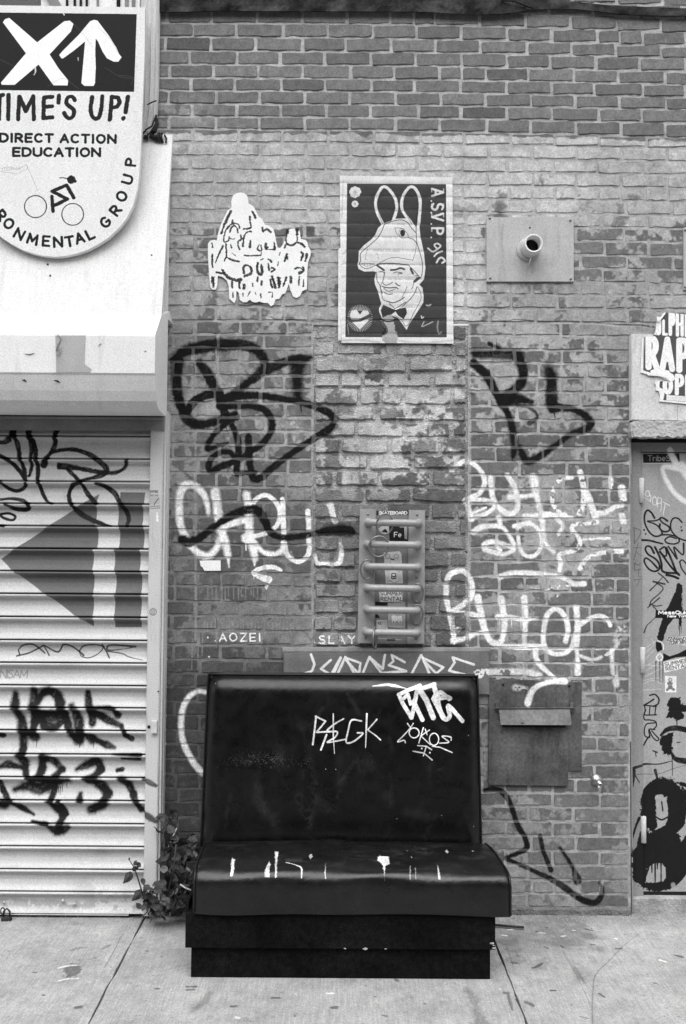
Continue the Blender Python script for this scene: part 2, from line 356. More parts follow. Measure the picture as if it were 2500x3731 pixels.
MORT_Z = [(0,-99,2000,315,.44,6),(0,315,2000,740,.40,20),(0,740,720,1110,.36,60),(0,1110,720,1500,.22,60),(0,1500,720,2300,.115,80),
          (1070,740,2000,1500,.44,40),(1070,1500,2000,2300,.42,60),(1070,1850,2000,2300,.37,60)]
INFILL = (716, 742, 1071, 1480)
COVER_Z = [(0,306,2000,520,.97,3),(0,520,480,742,.62,40),(480,520,780,742,.8,40),(1090,330,2000,520,.88,60),(1040,520,2000,742,.60,50),(1030,400,1100,740,.97,30),(1100,640,2000,742,.62,40),
           (0,742,716,1120,.42,30),(380,742,600,800,.7,40),(500,800,700,900,.62,40),(0,1120,716,1480,.30,40),(430,1320,700,1345,.78,12),(500,1380,716,1450,.62,22),(420,1420,640,1445,.85,10),(640,1440,716,1500,.85,20),
           (0,1500,720,2300,.16,60),(520,1480,660,1545,.75,25),
           (1071,742,1300,1060,.72,60),(1300,742,2000,1060,.5,40),(1071,1060,1330,1300,.62,60),(1330,1060,2000,1480,.38,50),(1071,1300,1330,1480,.45,40),
           (1071,1480,2000,1800,.40,50),(1071,1800,2000,2300,.42,50),(1150,1985,1330,2300,.8,30),
           (716,742,1071,860,.55,8),(716,860,1071,1150,.72,30),(716,1150,1071,1480,.38,40)]
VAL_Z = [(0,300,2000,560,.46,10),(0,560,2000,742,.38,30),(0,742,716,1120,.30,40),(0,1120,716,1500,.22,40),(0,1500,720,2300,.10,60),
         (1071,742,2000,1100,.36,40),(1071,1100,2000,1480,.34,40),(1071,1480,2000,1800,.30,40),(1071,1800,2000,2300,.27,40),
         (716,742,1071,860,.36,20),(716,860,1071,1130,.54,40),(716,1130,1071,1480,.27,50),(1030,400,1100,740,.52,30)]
wall_uv = lambda x, y: (lambda p: (p[0], p[2]))(P(x, y, 0.0))
buff = Canvas('old_wall_paint', -1.0, 1.95, -.02, 4.5, .0028, wall_uv)
_X, _Z = np.meshgrid(buff.u0+(np.arange(buff.w)+.5)*buff.res, buff.v0+(np.arange(buff.h)+.5)*buff.res)
_dx, _dy = to_photo(_X, _Z)
_wob = (noise2(buff.h, buff.w, 30)-.5)*9+(noise2(buff.h, buff.w, 8)-.5)*4
_edge = np.interp(_dx, [360, 800, 1200, 1400, 1600], [0, 0, 6, 12, 20])       # the painted band droops with the courses
_dyw = _dy+_wob-np.where(_dy < 420, _edge, 0)
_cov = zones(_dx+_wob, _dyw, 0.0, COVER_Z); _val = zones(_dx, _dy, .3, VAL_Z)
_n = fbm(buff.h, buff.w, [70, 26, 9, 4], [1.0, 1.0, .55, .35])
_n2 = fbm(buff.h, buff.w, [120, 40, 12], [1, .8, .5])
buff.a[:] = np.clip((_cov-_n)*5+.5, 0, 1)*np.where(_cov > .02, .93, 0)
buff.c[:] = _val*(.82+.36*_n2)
# grime washes and pale scuffs with shapes of their own
for (x, y, r, v, a) in [(1220,1180,60,.10,.35),(1330,1215,45,.08,.3),(560,650,60,.5,.3),(640,420,80,.52,.3),(900,1400,90,.55,.3),(760,1500,70,.55,.3),(1000,1560,70,.6,.3),(1350,1490,60,.58,.3),(1500,1420,70,.58,.25),
                        (1350,1650,50,.10,.3),(1480,1300,40,.55,.35),(1660,1420,24,.75,.8),(1610,1340,30,.6,.5),(1590,690,60,.55,.3)]:
    buff.stroke([(x-r, y), (x+r*.4, y-r*.2), (x+r, y+r*.1)], r*1.1, v, a, soft=.55, flake=.25)
for i in range(26):                            # drips of the lighter coat over the bare bricks, left of the rack
    x = 745+i*13+random.uniform(-3, 3); buff.stroke([(x, 2270+random.uniform(-6, 4)), (x, 2296+random.uniform(0, 14))], 4, .26, .8)
for i in range(14):
    x = 760+i*15+random.uniform(-4, 4); buff.stroke([(x, 2140), (x, 2165+random.uniform(0, 22))], 3.5, .26, .7)
for x, y0, y1 in [(722,2300,2440),(738,2300,2390),(790,2300,2360),(955,2298,2350),(700,2330,2440)]: buff.stroke([(x, y0), (x-3, y1)], 3.5, .27, .7)
buff.stroke([(712, 1170), (712, 2330)], 9, .34, .55, soft=.3); buff.stroke([(1140, 1200), (1139, 2340)], 14, .38, .65, soft=.25); buff.stroke([(1708, 1190), (1707, 2330)], 14, .42, .75, soft=.25)
# cracks across the old lintel line
crack = [(985,1155),(1010,1165),(1080,1166),(1130,1172),(1200,1170),(1260,1176)]
buff.stroke(crack, 4, .03, .8); buff.stroke([(x, y+7) for x, y in crack], 5, .55, .6)
crack2 = [(1650,1178),(1760,1172),(1850,1170),(1880,1165),(1990,1172),(2150,1174),(2235,1182),(2320,1184),(2380,1192)]
buff.stroke(crack2, 3.5, .04, .75); buff.stroke([(2235,1183),(2300,1188),(2380,1194)], 7, .03, .8); buff.stroke([(x, y+6) for x, y in crack2[4:]], 5, .6, .5)
buff.stroke([(612,1268),(700,1268),(793,1268)], 3, .02, .9); buff.stroke([(793,1268),(788,1312)], [7,3], .02, .9); buff.stroke([(620,1316),(785,1314)], 3, .02, .8); buff.stroke([(704,1322),(703,1366),(640,1366)], 2.5, .02, .8)
for x, y, r in [(2101,2154,5),(1698,2012,5),(2098,2155,4)]: buff.stroke([(x, y)], r*2, .015, .95)

graf = Canvas('graffiti', -1.0, 1.45, 0.0, 2.75, .0017, wall_uv)
K_ = .012; WH = .84
def sw(z, lst, v, al, soft, k, flake=0.0):
    for pts, w in lst:
        w = w/k if np.isscalar(w) else [a/k for a in w]
        graf.stroke(z(pts), w, v, al, soft, flake)
# black tag on the left
sw(zF, [([(165,360),(255,295),(420,252),(600,240),(760,250),(865,310),(905,400),(850,490),(740,570),(640,650),(560,690)],[60,85,92,95,85,75,68,66,62,60,60]),
        ([(195,375),(182,480),(188,600),(215,720),(260,820),(320,882),(430,885),(560,850),(660,822)],[100,85,72,72,80,75,62,62,70]),
        ([(370,390),(430,470),(480,560),(525,640),(550,700),(570,780),(600,840)],[50,75,80,75,70,70,55]),
        ([(275,775),(330,700),(430,650),(540,640)],62),
        ([(540,690),(700,660),(860,655),(1040,680),(1200,710),(1330,750),(1430,800),(1480,850)],[60,58,56,50,45,50,60,55]),
        ([(1480,850),(1440,920),(1340,985),(1230,1055),(1100,1145),(960,1250),(880,1320),(820,1338),(800,1290),(782,1200),(776,1100),(770,990)],[40,60,50,48,46,50,52,55,55,50,58,48]),
        ([(540,742),(700,740),(830,745),(920,790),(965,870),(950,960),(880,1050),(780,1120),(690,1180),(560,1230),(470,1270),(447,1230),(470,1165),(540,1120),(620,1120),(655,1160)],[60,48,48,50,52,52,50,48,46,48,52,48,46,40,44,40]),
        ([(665,825),(590,880),(500,960),(442,1050),(442,1092),(500,1072),(600,1045)],[60,44,44,40,44,36,22]),
        ([(640,900),(680,1000),(692,1100),(680,1200),(676,1290),(740,1282),(830,1280)],[45,48,50,58,50,36,34])], K_, 1.0, .13, 1.95)
sw(zF, [([(920,455),(1020,402),(1110,370),(1190,355),(1290,345)],[60,72,66,60,30]), ([(1175,395),(1165,500),(1172,600),(1180,690)],[120,90,80,60])], K_, .97, .18, 1.85)
sw(zF, [([(1190,690),(1206,790)],[26,8]),([(550,760),(552,880),(549,930)],[10,8,5]),([(575,880),(600,945)],[10,6])], K_, .85, .02, 2.24)
# white piece beneath it
sw(zF, [([(445,1620),(430,1520),(380,1430),(310,1382),(240,1400),(207,1500),(205,1600),(217,1700),(250,1800),(310,1890),(380,1950),(450,1962),(510,1905),(535,1830)],[26,40,48,52,56,55,54,54,54,48,48,48,46,44]),
        ([(500,1440),(515,1550),(530,1650),(548,1750),(580,1850),(606,1960)],[60,60,62,66,56,44]), ([(606,1950),(613,2055)],[34,8]),
        ([(545,1742),(640,1700),(745,1675)],[40,46,46]), ([(757,1465),(770,1560),(776,1700),(782,1800),(810,1900),(826,1980)],[56,56,58,62,56,48]), ([(824,1970),(820,2040)],[30,10]), ([(748,1830),(752,1915)],[14,8])], WH, .97, .24, 2.05)
sw(zF, [([(790,1570),(840,1495),(920,1470),(990,1520),(1028,1600),(1018,1690),(960,1755),(860,1795),(745,1810)],34), ([(750,1815),(830,1870),(890,1930),(970,1952),(1040,1920),(1060,1850)],[70,44,36,36,34,34]),
        ([(1050,1500),(1055,1600),(1060,1750),(1067,1880),(1100,1970),(1180,2010),(1250,1970),(1272,1900)],36), ([(1257,1600),(1264,1700),(1268,1860)],38), ([(1315,1960),(1335,2020),(1420,2028),(1510,2022),(1532,1940),(1522,1860)],[24,30,32,34,36,26])], WH, .97, .16, 2.05)
sw(zF, [([(1440,1550),(1460,1620),(1478,1680)],[55,48,50])], WH, .9, .12, 2.24, .22)
sw(zF, [([(1040,2082),(980,2058),(900,2058),(830,2085),(815,2108),(870,2135),(935,2160)],[28,36,36,38,40,40,60]), ([(918,2212),(917,2240)],[30,8]), ([(812,2110),(818,2150)],[10,4])], WH, .95, .06, 2.24)
# black wave over it
sw(zF, [([(238,1832),(285,1852),(380,1812),(500,1722),(620,1642),(740,1590),(840,1590),(892,1650),(932,1740),(990,1800),(1080,1816),(1200,1800),(1330,1778),(1480,1760),(1600,1765)],[72,60,50,50,56,62,64,60,54,44,42,42,48,70,80])], K_, 1.0, .10, 1.9)
sw(zF, [([(1340,1770),(1460,1740),(1580,1760)],[30,90,120])], K_, .6, .2, 2.24)
# black tag on the right
sw(zH, [([(-166,729),(-70,815),(16,968),(80,1080),(128,1180),(155,1290),(168,1400),(156,1480)],[60,62,60,52,48,50,48,36]), ([(200,690),(238,790),(228,870),(170,940),(60,1015)],[70,62,70,66,60]),
        ([(60,1040),(180,1020),(310,1045)],[70,70,30]), ([(462,860),(466,950),(470,1060)],[66,78,86]), ([(480,1095),(560,1090),(660,1110),(750,1160),(792,1220),(740,1270),(640,1300),(540,1370),(430,1450),(330,1510),(270,1528),(235,1480),(205,1410)],[70,50,48,54,56,52,40,34,40,48,50,50,36])], K_, 1.0, .16, 1.75, .0)
sw(zH, [([(-150,645),(0,650),(120,655),(205,660)],[80,70,75,75]), ([(450,790),(470,830),(480,870)],[80,100,70]), ([(-40,330+240),(40,600)],[30,20])], K_, .95, .25, 1.9)
sw(zG, [([(1080,540),(1150,640),(1240,680)],[70,60,24])], K_, .45, .35, 2.34)
sw(zH, [([(480,1100),(500,1172)],[14,7]), ([(150,1470),(148,1520),(175,1525)],[12,8,8])], K_, .9, .02, 2.24)
sw(zH, [([(190,1072),(260,1080),(330,1120),(352,1170),(290,1215)],[24,20,24,24,40])], K_, .85, .2, 2.0)
# white tags on the right
sw(zW, [([(100,140),(200,72),(280,92),(350,170),(370,250),(330,330),(250,370),(205,400)],40), ([(222,385),(240,470),(262,545)],[40,40,50]), ([(230,390),(320,385),(430,402),(452,440),(380,500),(260,535)],36), ([(250,505),(380,450)],20),
        ([(420,205),(425,300),(450,400),(510,470),(580,502),(632,470),(642,400),(622,300),(582,225),(555,185)],[46,42,42,42,44,44,44,42,42,46]), ([(575,365),(640,362),(780,345)],[48,36,30]),
        ([(765,200),(785,280),(800,380),(830,480),(845,580),(850,700),(890,770),(935,815)],[66,62,40,40,44,44,34,30]), ([(690,522),(800,515),(920,510),(1080,532)],[40,44,44,36]), ([(830,545),(850,502),(920,507),(980,560),(1010,602),(975,665)],34),
        ([(280,650),(340,610),(430,600),(510,610),(560,660),(610,750),(600,800),(530,830),(440,812),(370,785),(380,742),(460,730),(590,770)],[48,42,38,36,34,34,34,34,40,46,44,36,30]), ([(490,530),(502,605)],[46,34]), ([(610,600),(740,570)],36),
        ([(640,620),(700,580),(780,600),(830,680),(830,770),(780,840),(700,840),(660,780),(645,690)],32), ([(480,775),(500,800)],30),
        ([(500,1012),(600,985),(760,985),(900,1000),(1010,1022),(1100,1070),(1185,1070)],[48,42,42,40,36,36,44])], WH, .93, .22, 2.3, .0)
sw(zW, [([(1080,202),(1000,215),(940,270),(920,350),(935,430),(980,480),(1030,505)],38), ([(1150,160),(1172,250),(1182,350),(1170,440),(1145,500)],46), ([(1200,330),(1240,420),(1280,540)],56), ([(1085,645),(1092,592),(1160,580),(1290,570)],36),
        ([(1080,620),(1130,682),(1150,750),(1100,800),(980,835),(992,900),(985,960)],[30,34,36,36,34,40,36]), ([(1150,945),(1200,872),(1280,830),(1380,812),(1490,805)],[40,38,34,34,40]), ([(1290,492),(1360,490),(1440,442),(1495,430)],[40,42,38,40]),
        ([(1490,290),(1502,385)],62), ([(1400,215),(1402,275)],44), ([(1490,515),(1505,565)],54), ([(1090,1080),(950,1100),(885,1120),(960,1170)],[26,30,40,20]), ([(1180,710),(1390,700)],22)], WH, .93, .16, 2.3, .14)
sw(zW, [([(160,962),(85,1000),(57,1080),(60,1200),(88,1330),(112,1450),(122,1580)],[44,44,44,42,42,44,8]), ([(150,965),(200,968),(245,1015),(268,1090),(258,1180),(180,1250),(90,1300)],42), ([(90,1300),(200,1310),(320,1335),(350,1400),(372,1465)],36), ([(115,1535),(200,1520),(300,1480),(385,1468)],[50,36,34,34]), ([(150,1440),(160,1445)],38),
        ([(316,1185),(330,1260),(350,1350),(372,1440),(412,1530),(470,1560),(510,1530),(530,1440),(530,1340),(515,1260),(505,1195)],[56,54,46,44,44,44,44,44,46,50,56]), ([(478,1342),(580,1345),(680,1360),(800,1355)],[44,38,34,24]), ([(695,1190),(700,1280),(700,1400),(702,1480)],[54,48,42,40]),
        ([(430,1560),(560,1582),(700,1578),(830,1580)],[20,36,34,30]), ([(1030,1540),(1052,1450),(1032,1350),(982,1290),(930,1282),(880,1330),(857,1420),(850,1520),(868,1600),(930,1640),(1020,1640),(1080,1590),(1112,1500),(1130,1420)],[40,40,40,40,40,40,40,38,42,38,34,36,40,44]),
        ([(1120,1262),(1125,1350),(1130,1450),(1122,1580),(1130,1700),(1128,1800)],[50,44,44,34,34,50]), ([(1160,1400),(1230,1352),(1310,1332),(1370,1360),(1397,1410)],34), ([(785,1605),(792,1680),(830,1740),(900,1805),(960,1850)],[44,42,40,30,20]),
        ([(1022,1862),(920,1868),(820,1890),(752,1942),(715,2040)],[46,30,34,46,50])], WH, .97, .18, 2.2, .0)
sw(zW, [([(1150,1660),(1260,1690),(1380,1640),(1460,1560)],26), ([(1492,1440),(1450,1530)],[70,48]), ([(1412,1600),(1410,1700),(1420,1800)],[26,32,34]), ([(1440,1840),(1446,1895)],44), ([(420,1792),(560,1790),(700,1790),(815,1820)],[50,46,44,50]), ([(615,1912),(700,1920)],[46,30]), ([(690,1500),(700,1570)],34)], WH, .72, .28, 2.1, .1)
sw(zW, [([(420,1600),(900,1610),(1560,1606)],9), ([(560,1712),(1200,1722)],9), ([(520,1240),(760,1242)],8), ([(1060,1838),(1500,1838)],7), ([(1000,1490),(1560,1490)],6)], WH, .7, .3, 2.24, .25)
for x in (495, 590, 665): sw(zW, [([(x,1370),(x+2,1430)],[9,4])], WH, .7, .1, 2.24)
sw(zJ, [([(425,948),(360,942),(290,982),(240,1070),(222,1180),(226,1290),(262,1410),(320,1520),(392,1605)],[30,36,40,40,40,42,44,44,44])], WH, .9, .28, 2.1)
# black squiggle low on the right
sw(zP, [([(-78,72),(0,62),(60,80),(120,150),(160,260),(200,370),(250,450),(265,540),(200,580),(100,618)],[34,38,36,34,32,34,36,36,28,24]), ([(100,630),(200,670),(330,730),(450,785),(560,850),(650,920),(740,970),(820,985),(872,940),(880,870),(862,820)],[26,26,24,28,36,36,40,42,40,34,18]),
        ([(375,438),(400,560),(440,660),(465,722)],[24,26,26,30]), ([(538,540),(600,630),(650,720),(682,805)],[20,26,28,56])], .012, .97, .14, 1.7)
# small writing
graf.text('.AOZEI', (zJ([(500,530)])[0]), 27, 5, WH, 1, xs=1.35, gap=2.2, jit=.03); graf.text('.SLAY.', (zJ([(1312,548)])[0]), 27, 5.5, WH, 1, xs=1.35, gap=2.4, jit=.03)
for x, y in [(440,502),(450,660)]: graf.stroke(zJ([(x,y)]), 7, WH)
# lettering along the stone sill
SB = 20/2.24
for z, pts in [(zJ,[(1285,635),(1312,715),(1292,768),(1240,788),(1185,795),(1295,800)]),(zJ,[(1445,680),(1365,752),(1460,808),(1525,665)]),(zK,[(5,812),(90,660)]),
               (zK,[(55,815),(130,655),(215,815)]),(zK,[(130,660),(252,705),(240,795),(135,680)]),(zK,[(258,818),(325,655),(432,752),(450,640)]),(zK,[(330,665),(452,822)]),
               (zK,[(612,697),(505,640),(520,690),(482,722),(622,770),(440,785),(552,822)]),(zK,[(650,828),(745,640),(830,830)]),(zK,[(752,660),(925,740),(868,790),(770,690)]),(zK,[(1172,716),(1002,660),(1016,702),(970,766),(1090,795),(1172,838)])]:
    graf.stroke(z(pts), SB, WH, .95, 0.04, curve=False)
graf.poly(zK([(1180,760),(1230,740),(1315,745),(1312,790),(1260,800),(1230,835),(1175,830)]), .75, .95, edge=14, flake=.2)
graf.poly(zG([(945,450),(1010,430),(1100,440),(1175,470),(1160,505),(1060,490),(960,505)]), .7, .9, edge=16, flake=.3)   # pale chip on an infill brick

# ------------------------------------------------------------------ brick courses
DL = [53,84,116,147,178,207,237,266,295,325,356,388,419,449,480,511,540,570,602,634,667,700,733,763.5,794,826,857,889,920,952.5,985,1015.5,1048.5,1080,1113,1146,1181,1212,1244,1274.5,1309.5,1340,1375,1407,1440.6,1474,1508,1540,1571,1604,1637,1670,1702,1736,1770,1803,1834,1868,1903,1936,1969,2002,2035,2068]
DR = [71,102,130,161,191,220,248,279,311,336,367,398,428,459,491,521,553,585,615,647,676,706,738]       # at x=1493
DR2 = [735,767,800,830,864,896,930,961,991,1022,1056,1087,1119,1152,1187,1220,1252,1285,1320,1352,1384,1416,1449,1482,1516,1549,1583,1615,1649,1683,1715,1747,1780,1813,1845,1878,1911,1945,1978,2011,2043,2074]  # at x=1311, from line 22
def course(k, x):                              # x and result in photograph pixels
    d = x/DS
    if k < 0: return course(0, x)+k*30.5*DS
    if k > 63: return course(63, x)+(k-63)*33*DS
    if k <= 22:
        t = (d-575)/918.0; t = math.copysign(abs(t)**(1.9-.9*k/22), t) if t > 0 else 0.35*t
        return (DL[k]+(DR[k]-DL[k])*t)*DS
    t = max(-.4, (d-519)/792.0); return (DL[k]+(DR2[k-22]-DL[k])*t)*DS
INF = [742,778,815,851.5,886,926.6,963,1000,1038,1074,1113,1149,1187,1223,1259,1298,1333,1367,1404,1443,1479]

m_brick = mk('weathered_brick', 1.0, .9, .2, grain_amt=.2, noise=((24, .22), (90, .2), (260, .2)), bump=(300, .5, .002), tone=True, layers=(buff, graf))
m_mortar = mk('sanded_mortar', 1.0, .95, .1, grain_amt=.2, noise=((40, .2), (200, .2)), bump=(240, .6, .003), tone=True, layers=((buff, .5), (graf, .74)))
m_inbrick = mk('rough_infill_brick', 1.0, .9, .2, noise=((26, .22), (120, .2), (500, .18)), bump=(140, .8, .004), tone=True, layers=((buff, .92), graf))
m_inmortar = mk('rough_infill_mortar', 1.0, .95, .1, noise=((30, .25), (300, .22)), bump=(110, .9, .006), tone=True, layers=((buff, .8), (graf, .6)))

def brick_mesh(name, mat, L, H, jit, ch, depth, n=14):
    """irregular chamfered brick face, centred, front at y=0"""
    bm = bmesh.new(); hx, hz = L/2, H/2; base = []
    xs = [-.97, -.62, -.2, .25, .66, .97]
    for i, t in enumerate(xs): base.append((t*hx, -hz))
    base += [(hx, -hz*.8), (hx, hz*.8)]
    for t in xs[::-1]: base.append((t*hx, hz))
    base += [(-hx, hz*.8), (-hx, -hz*.8)]
    base = [(x+random.uniform(-jit, jit), z+random.uniform(-jit, jit)*.9) for x, z in base]
    tl = bm.verts.layers.float.new('tone') if False else None
    inner = [bm.verts.new((x-math.copysign(ch, x), random.uniform(-.0007, .0007), z-math.copysign(ch, z))) for x, z in base]
    outer = [bm.verts.new((x, depth, z)) for x, z in base]
    c = bm.faces.new(inner); n = len(base)
    for i in range(n): bm.faces.new((inner[i], outer[i], outer[(i+1) % n], inner[(i+1) % n]))
    bmesh.ops.recalc_face_normals(bm, faces=bm.faces[:])
    me = bpy.data.meshes.new(name); bm.to_mesh(me); bm.free(); me.materials.append(mat)
    a = me.attributes.new('tone', 'FLOAT', 'POINT'); a.data.foreach_set('value', np.ones(len(me.vertices), np.float32))
    return me
wall = thing('brick_wall', 'old brick building front, bare red-brick courses above a painted and tagged band', 'wall')
MESH = {'full': [brick_mesh('brick', m_brick, .2, .052, .0030, .0028, .016) for _ in range(24)], 'half': [brick_mesh('brick', m_brick, .095, .052, .0030, .0028, .016) for _ in range(5)]}
HIDE = [(700,2455,1870,3570),(1235,640,1655,1255),(755,700,1135,1115),(1773,790,2092,1030),(1305,1855,1550,2350),(1780,2477,2121,2865),(1030,2360,1790,2520),(0,0,605,3400),(2300,1215,2800,3400),(580,-200,2800,40)]
bricks = []
for k in range(-3, 64):
    ym = (course(k, 1250)+course(k+1, 1250))/2
    L = .2145/MM*(1+.045*(ym-300)/2900)
    yd = ym/DS
    if yd < 742: segs = [(520, 2760)]
    elif yd < 1480: segs = [(520, 1141), (1706, 2298 if ym > 1215 else 2760)]
    else: segs = [(520, 2296)]
    off = (k % 2)*L*.5+random.uniform(-.05, .05)*L+40
    headers = (k % 7 == 5 and k > 10)
    for s0, s1 in segs:
        edges = [s0]; x = s0-L*2+((off-s0) % L)
        while x < s1:
            if s0+L*.22 < x < s1-L*.22: edges.append(x+random.uniform(-.035, .035)*L)
            if headers and s0+L*.22 < x+L*.5 < s1-L*.22: edges.append(x+L*.5+random.uniform(-.03, .03)*L)
            elif random.random() < .04 and s0+L*.3 < x+L*.5 < s1-L*.3: edges.append(x+L*.5)
            x += L
        edges.append(s1); edges.sort()
        for a, b in zip(edges[:-1], edges[1:]):
            if b-a < 14 or random.random() < .0: continue
            yt, yb = course(k, (a+b)/2), course(k+1, (a+b)/2)
            bricks.append((k, a, b, yt, yb, (course(k, b)-course(k, a))/(b-a)))
def vis(b):
    _, a, c, t, d, _s = b; area = (c-a)*(d-t); hid = 0
    for x0, y0, x1, y1 in HIDE: hid = max(hid, max(0, min(c, x1)-max(a, x0))*max(0, min(d, y1)-max(t, y0)))
    x0, x1 = max(a, 0), min(c, 2500); y0, y1 = max(t, 0), min(d, 3731)
    if x1 <= x0 or y1 <= y0: return 0
    return (x1-x0)*(y1-y0)-hid
bricks = [b for b in bricks if b[4] > -260]
bricks.sort(key=vis, reverse=True)
rest = bmesh.new(); rest_tone = rest.verts.layers.float.new('tone')
for i, (k, a, b, yt, yb, sl) in enumerate(bricks):
    jx = .0098 if k < 9 else .0095; jz = .0078 if k < 9 else .0085
    pc = P((a+b)/2, (yt+yb)/2); w = (P(b, (yt+yb)/2)[0]-P(a, (yt+yb)/2)[0])-jx*random.uniform(.75, 1.35); h = P((a+b)/2, yt)[2]-P((a+b)/2, yb)[2]-jz*random.uniform(.8, 1.25)
    if w < .012: continue
    kind = 'full' if w > .14 else 'half'; me = random.choice(MESH[kind]); L0 = .2 if kind == 'full' else .095
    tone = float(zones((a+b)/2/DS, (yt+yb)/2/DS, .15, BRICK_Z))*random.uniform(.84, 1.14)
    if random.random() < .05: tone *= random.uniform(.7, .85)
    yoff = random.uniform(-.0012, .0012)+(.0014 if k < 9 else .0024 if k < 20 else .0017); rot = math.atan(sl)*-1+random.uniform(-.004, .004)
    if i < 300:
        o = bpy.data.objects.new('brick', me); COL.objects.link(o); o.parent = wall
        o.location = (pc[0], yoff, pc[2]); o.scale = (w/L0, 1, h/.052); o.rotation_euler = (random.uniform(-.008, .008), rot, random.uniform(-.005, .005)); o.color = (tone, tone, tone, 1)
    else:
        M = Matrix.Translation((pc[0], yoff, pc[2])) @ Matrix.Rotation(rot, 4, 'Y') @ Matrix.Diagonal((w/L0, 1, h/.052, 1))
        vs_ = [rest.verts.new(M @ v.co) for v in me.vertices]
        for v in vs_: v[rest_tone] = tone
        for p in me.polygons: rest.faces.new([vs_[q] for q in p.vertices])
ro = bm_obj('brickwork', rest, m_brick, wall); ro['kind'] = 'stuff'
# mortar bed with lumpy face, openings left for the bricked-up window and the doorway
nx, nz = 420, 560
X = np.linspace(-1.0, 1.95, nx+1); Zs = np.linspace(-.05, 4.75, nz+1); XX, ZZ = np.meshgrid(X, Zs)
YY = .0052+(noise2(nz+1, nx+1, 3)-.5)*.0035+(noise2(nz+1, nx+1, 12)-.5)*.002
V = np.stack([XX, YY, ZZ], -1).reshape(-1, 3); mx, mz = (XX[:-1, :-1]+XX[1:, 1:])/2, (ZZ[:-1, :-1]+ZZ[1:, 1:])/2
md, me_ = to_photo(mx, mz); keep = ~((md > INFILL[0]) & (md < INFILL[2]) & (me_ > INFILL[1]) & (me_ < INFILL[3])) & ~((md > 1442) & (me_ > 770))
idx = np.arange((nx+1)*(nz+1)).reshape(nz+1, nx+1); Q = np.stack([idx[:-1, :-1], idx[:-1, 1:], idx[1:, 1:], idx[1:, :-1]], -1)[keep]
me = bpy.data.meshes.new('mortar_bed'); me.from_pydata(V.tolist(), [], Q.tolist()); me.materials.append(m_mortar)
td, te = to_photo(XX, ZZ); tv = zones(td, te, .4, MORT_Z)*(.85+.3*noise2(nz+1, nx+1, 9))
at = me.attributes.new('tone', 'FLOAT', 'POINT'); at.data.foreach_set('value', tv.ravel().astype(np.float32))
link('mortar_bed', me, m_mortar, wall)

# ------------------------------------------------------------------ bricked-up window
infill = thing('bricked_up_window', 'bricked-up window of rough pale bricks with deep joints above the stone sill', 'window')
IM = [brick_mesh('brick', m_inbrick, .2, .06, .0035, .004, .024) for _ in range(10)]
for r in range(len(INF)-1):
    yt, yb = INF[r]*DS, INF[r+1]*DS; L = .222/MM*(1.0+.03*r/20); x = 1143-L+((r % 2)*.5+random.uniform(-.12, .12))*L
    ed = [1143]
    while x < 1704:
        if 1143+30 < x < 1704-30: ed.append(x+random.uniform(-.06, .06)*L)
        if random.random() < .16 and 1143+40 < x+L*.5 < 1704-40: ed.append(x+L*.5)
        x += L
    ed.append(1704); ed = sorted(ed)
    for a, b in zip(ed[:-1], ed[1:]):
        pc = P((a+b)/2, (yt+yb)/2-random.uniform(-1, 3)); w = (P(b, yt)[0]-P(a, yt)[0])-random.uniform(.012, .022); h = P(a, yt)[2]-P(a, yb)[2]-random.uniform(.013, .019)
        if w < .02: continue
        o = bpy.data.objects.new('brick', random.choice(IM)); COL.objects.link(o); o.parent = infill
        t = random.uniform(.10, .28) if r < 12 else random.uniform(.12, .2)
        o.location = (pc[0], (-.003 if r > 1 else .0045)+random.uniform(-.004, .004)*(1 if r > 1 else .3), pc[2]); o.scale = (w/.2, 1, h/.06); o.color = (t, t, t, 1)
        o.rotation_euler = (random.uniform(-.03, .05), random.uniform(-.012, .012), random.uniform(-.015, .015))
p0, p1 = P(1141, 742*DS), P(1706, 1480*DS); nx, nz = 110, 220
X = np.linspace(p0[0]-.004, p1[0]+.004, nx+1); Zs = np.linspace(p1[2], p0[2]+.004, nz+1); XX, ZZ = np.meshgrid(X, Zs)
YY = .0095+(noise2(nz+1, nx+1, 3)-.5)*.007+(noise2(nz+1, nx+1, 14)-.5)*.005
idx = np.arange((nx+1)*(nz+1)).reshape(nz+1, nx+1); Q = np.stack([idx[:-1, :-1], idx[:-1, 1:], idx[1:, 1:], idx[1:, :-1]], -1).reshape(-1, 4)
me = bpy.data.meshes.new('mortar_bed'); me.from_pydata(np.stack([XX, YY, ZZ], -1).reshape(-1, 3).tolist(), [], Q.tolist())
for p in me.polygons: p.use_smooth = True
me.materials.append(m_inmortar); at = me.attributes.new('tone', 'FLOAT', 'POINT'); at.data.foreach_set('value', (.34*(.75+.5*noise2(nz+1, nx+1, 9))).ravel().astype(np.float32))
link('mortar_bed', me, m_inmortar, infill)
# stone sill below it
m_sill = mk('sill_stone', .16, .85, .2, noise=((12, .2), (400, .2)), bump=(200, .4, .003), layers=(graf,))
m_silledge = mk('sill_edge_paint', .27, .85, .2, noise=((12, .3), (400, .2)))
sill = thing('stone_sill', 'dark painted stone sill with angular white lettering behind the booth seat', 'sill')
q = rect(1030, 2366, 1786, 2530, -.02); prism('slab', rect(1033, 2376, 1784, 2532, -.022), .07, m_sill, sill, .004)
prism('top_edge', rect(1030, 2360, 1787, 2376, -.018), .06, m_silledge, sill, .003)
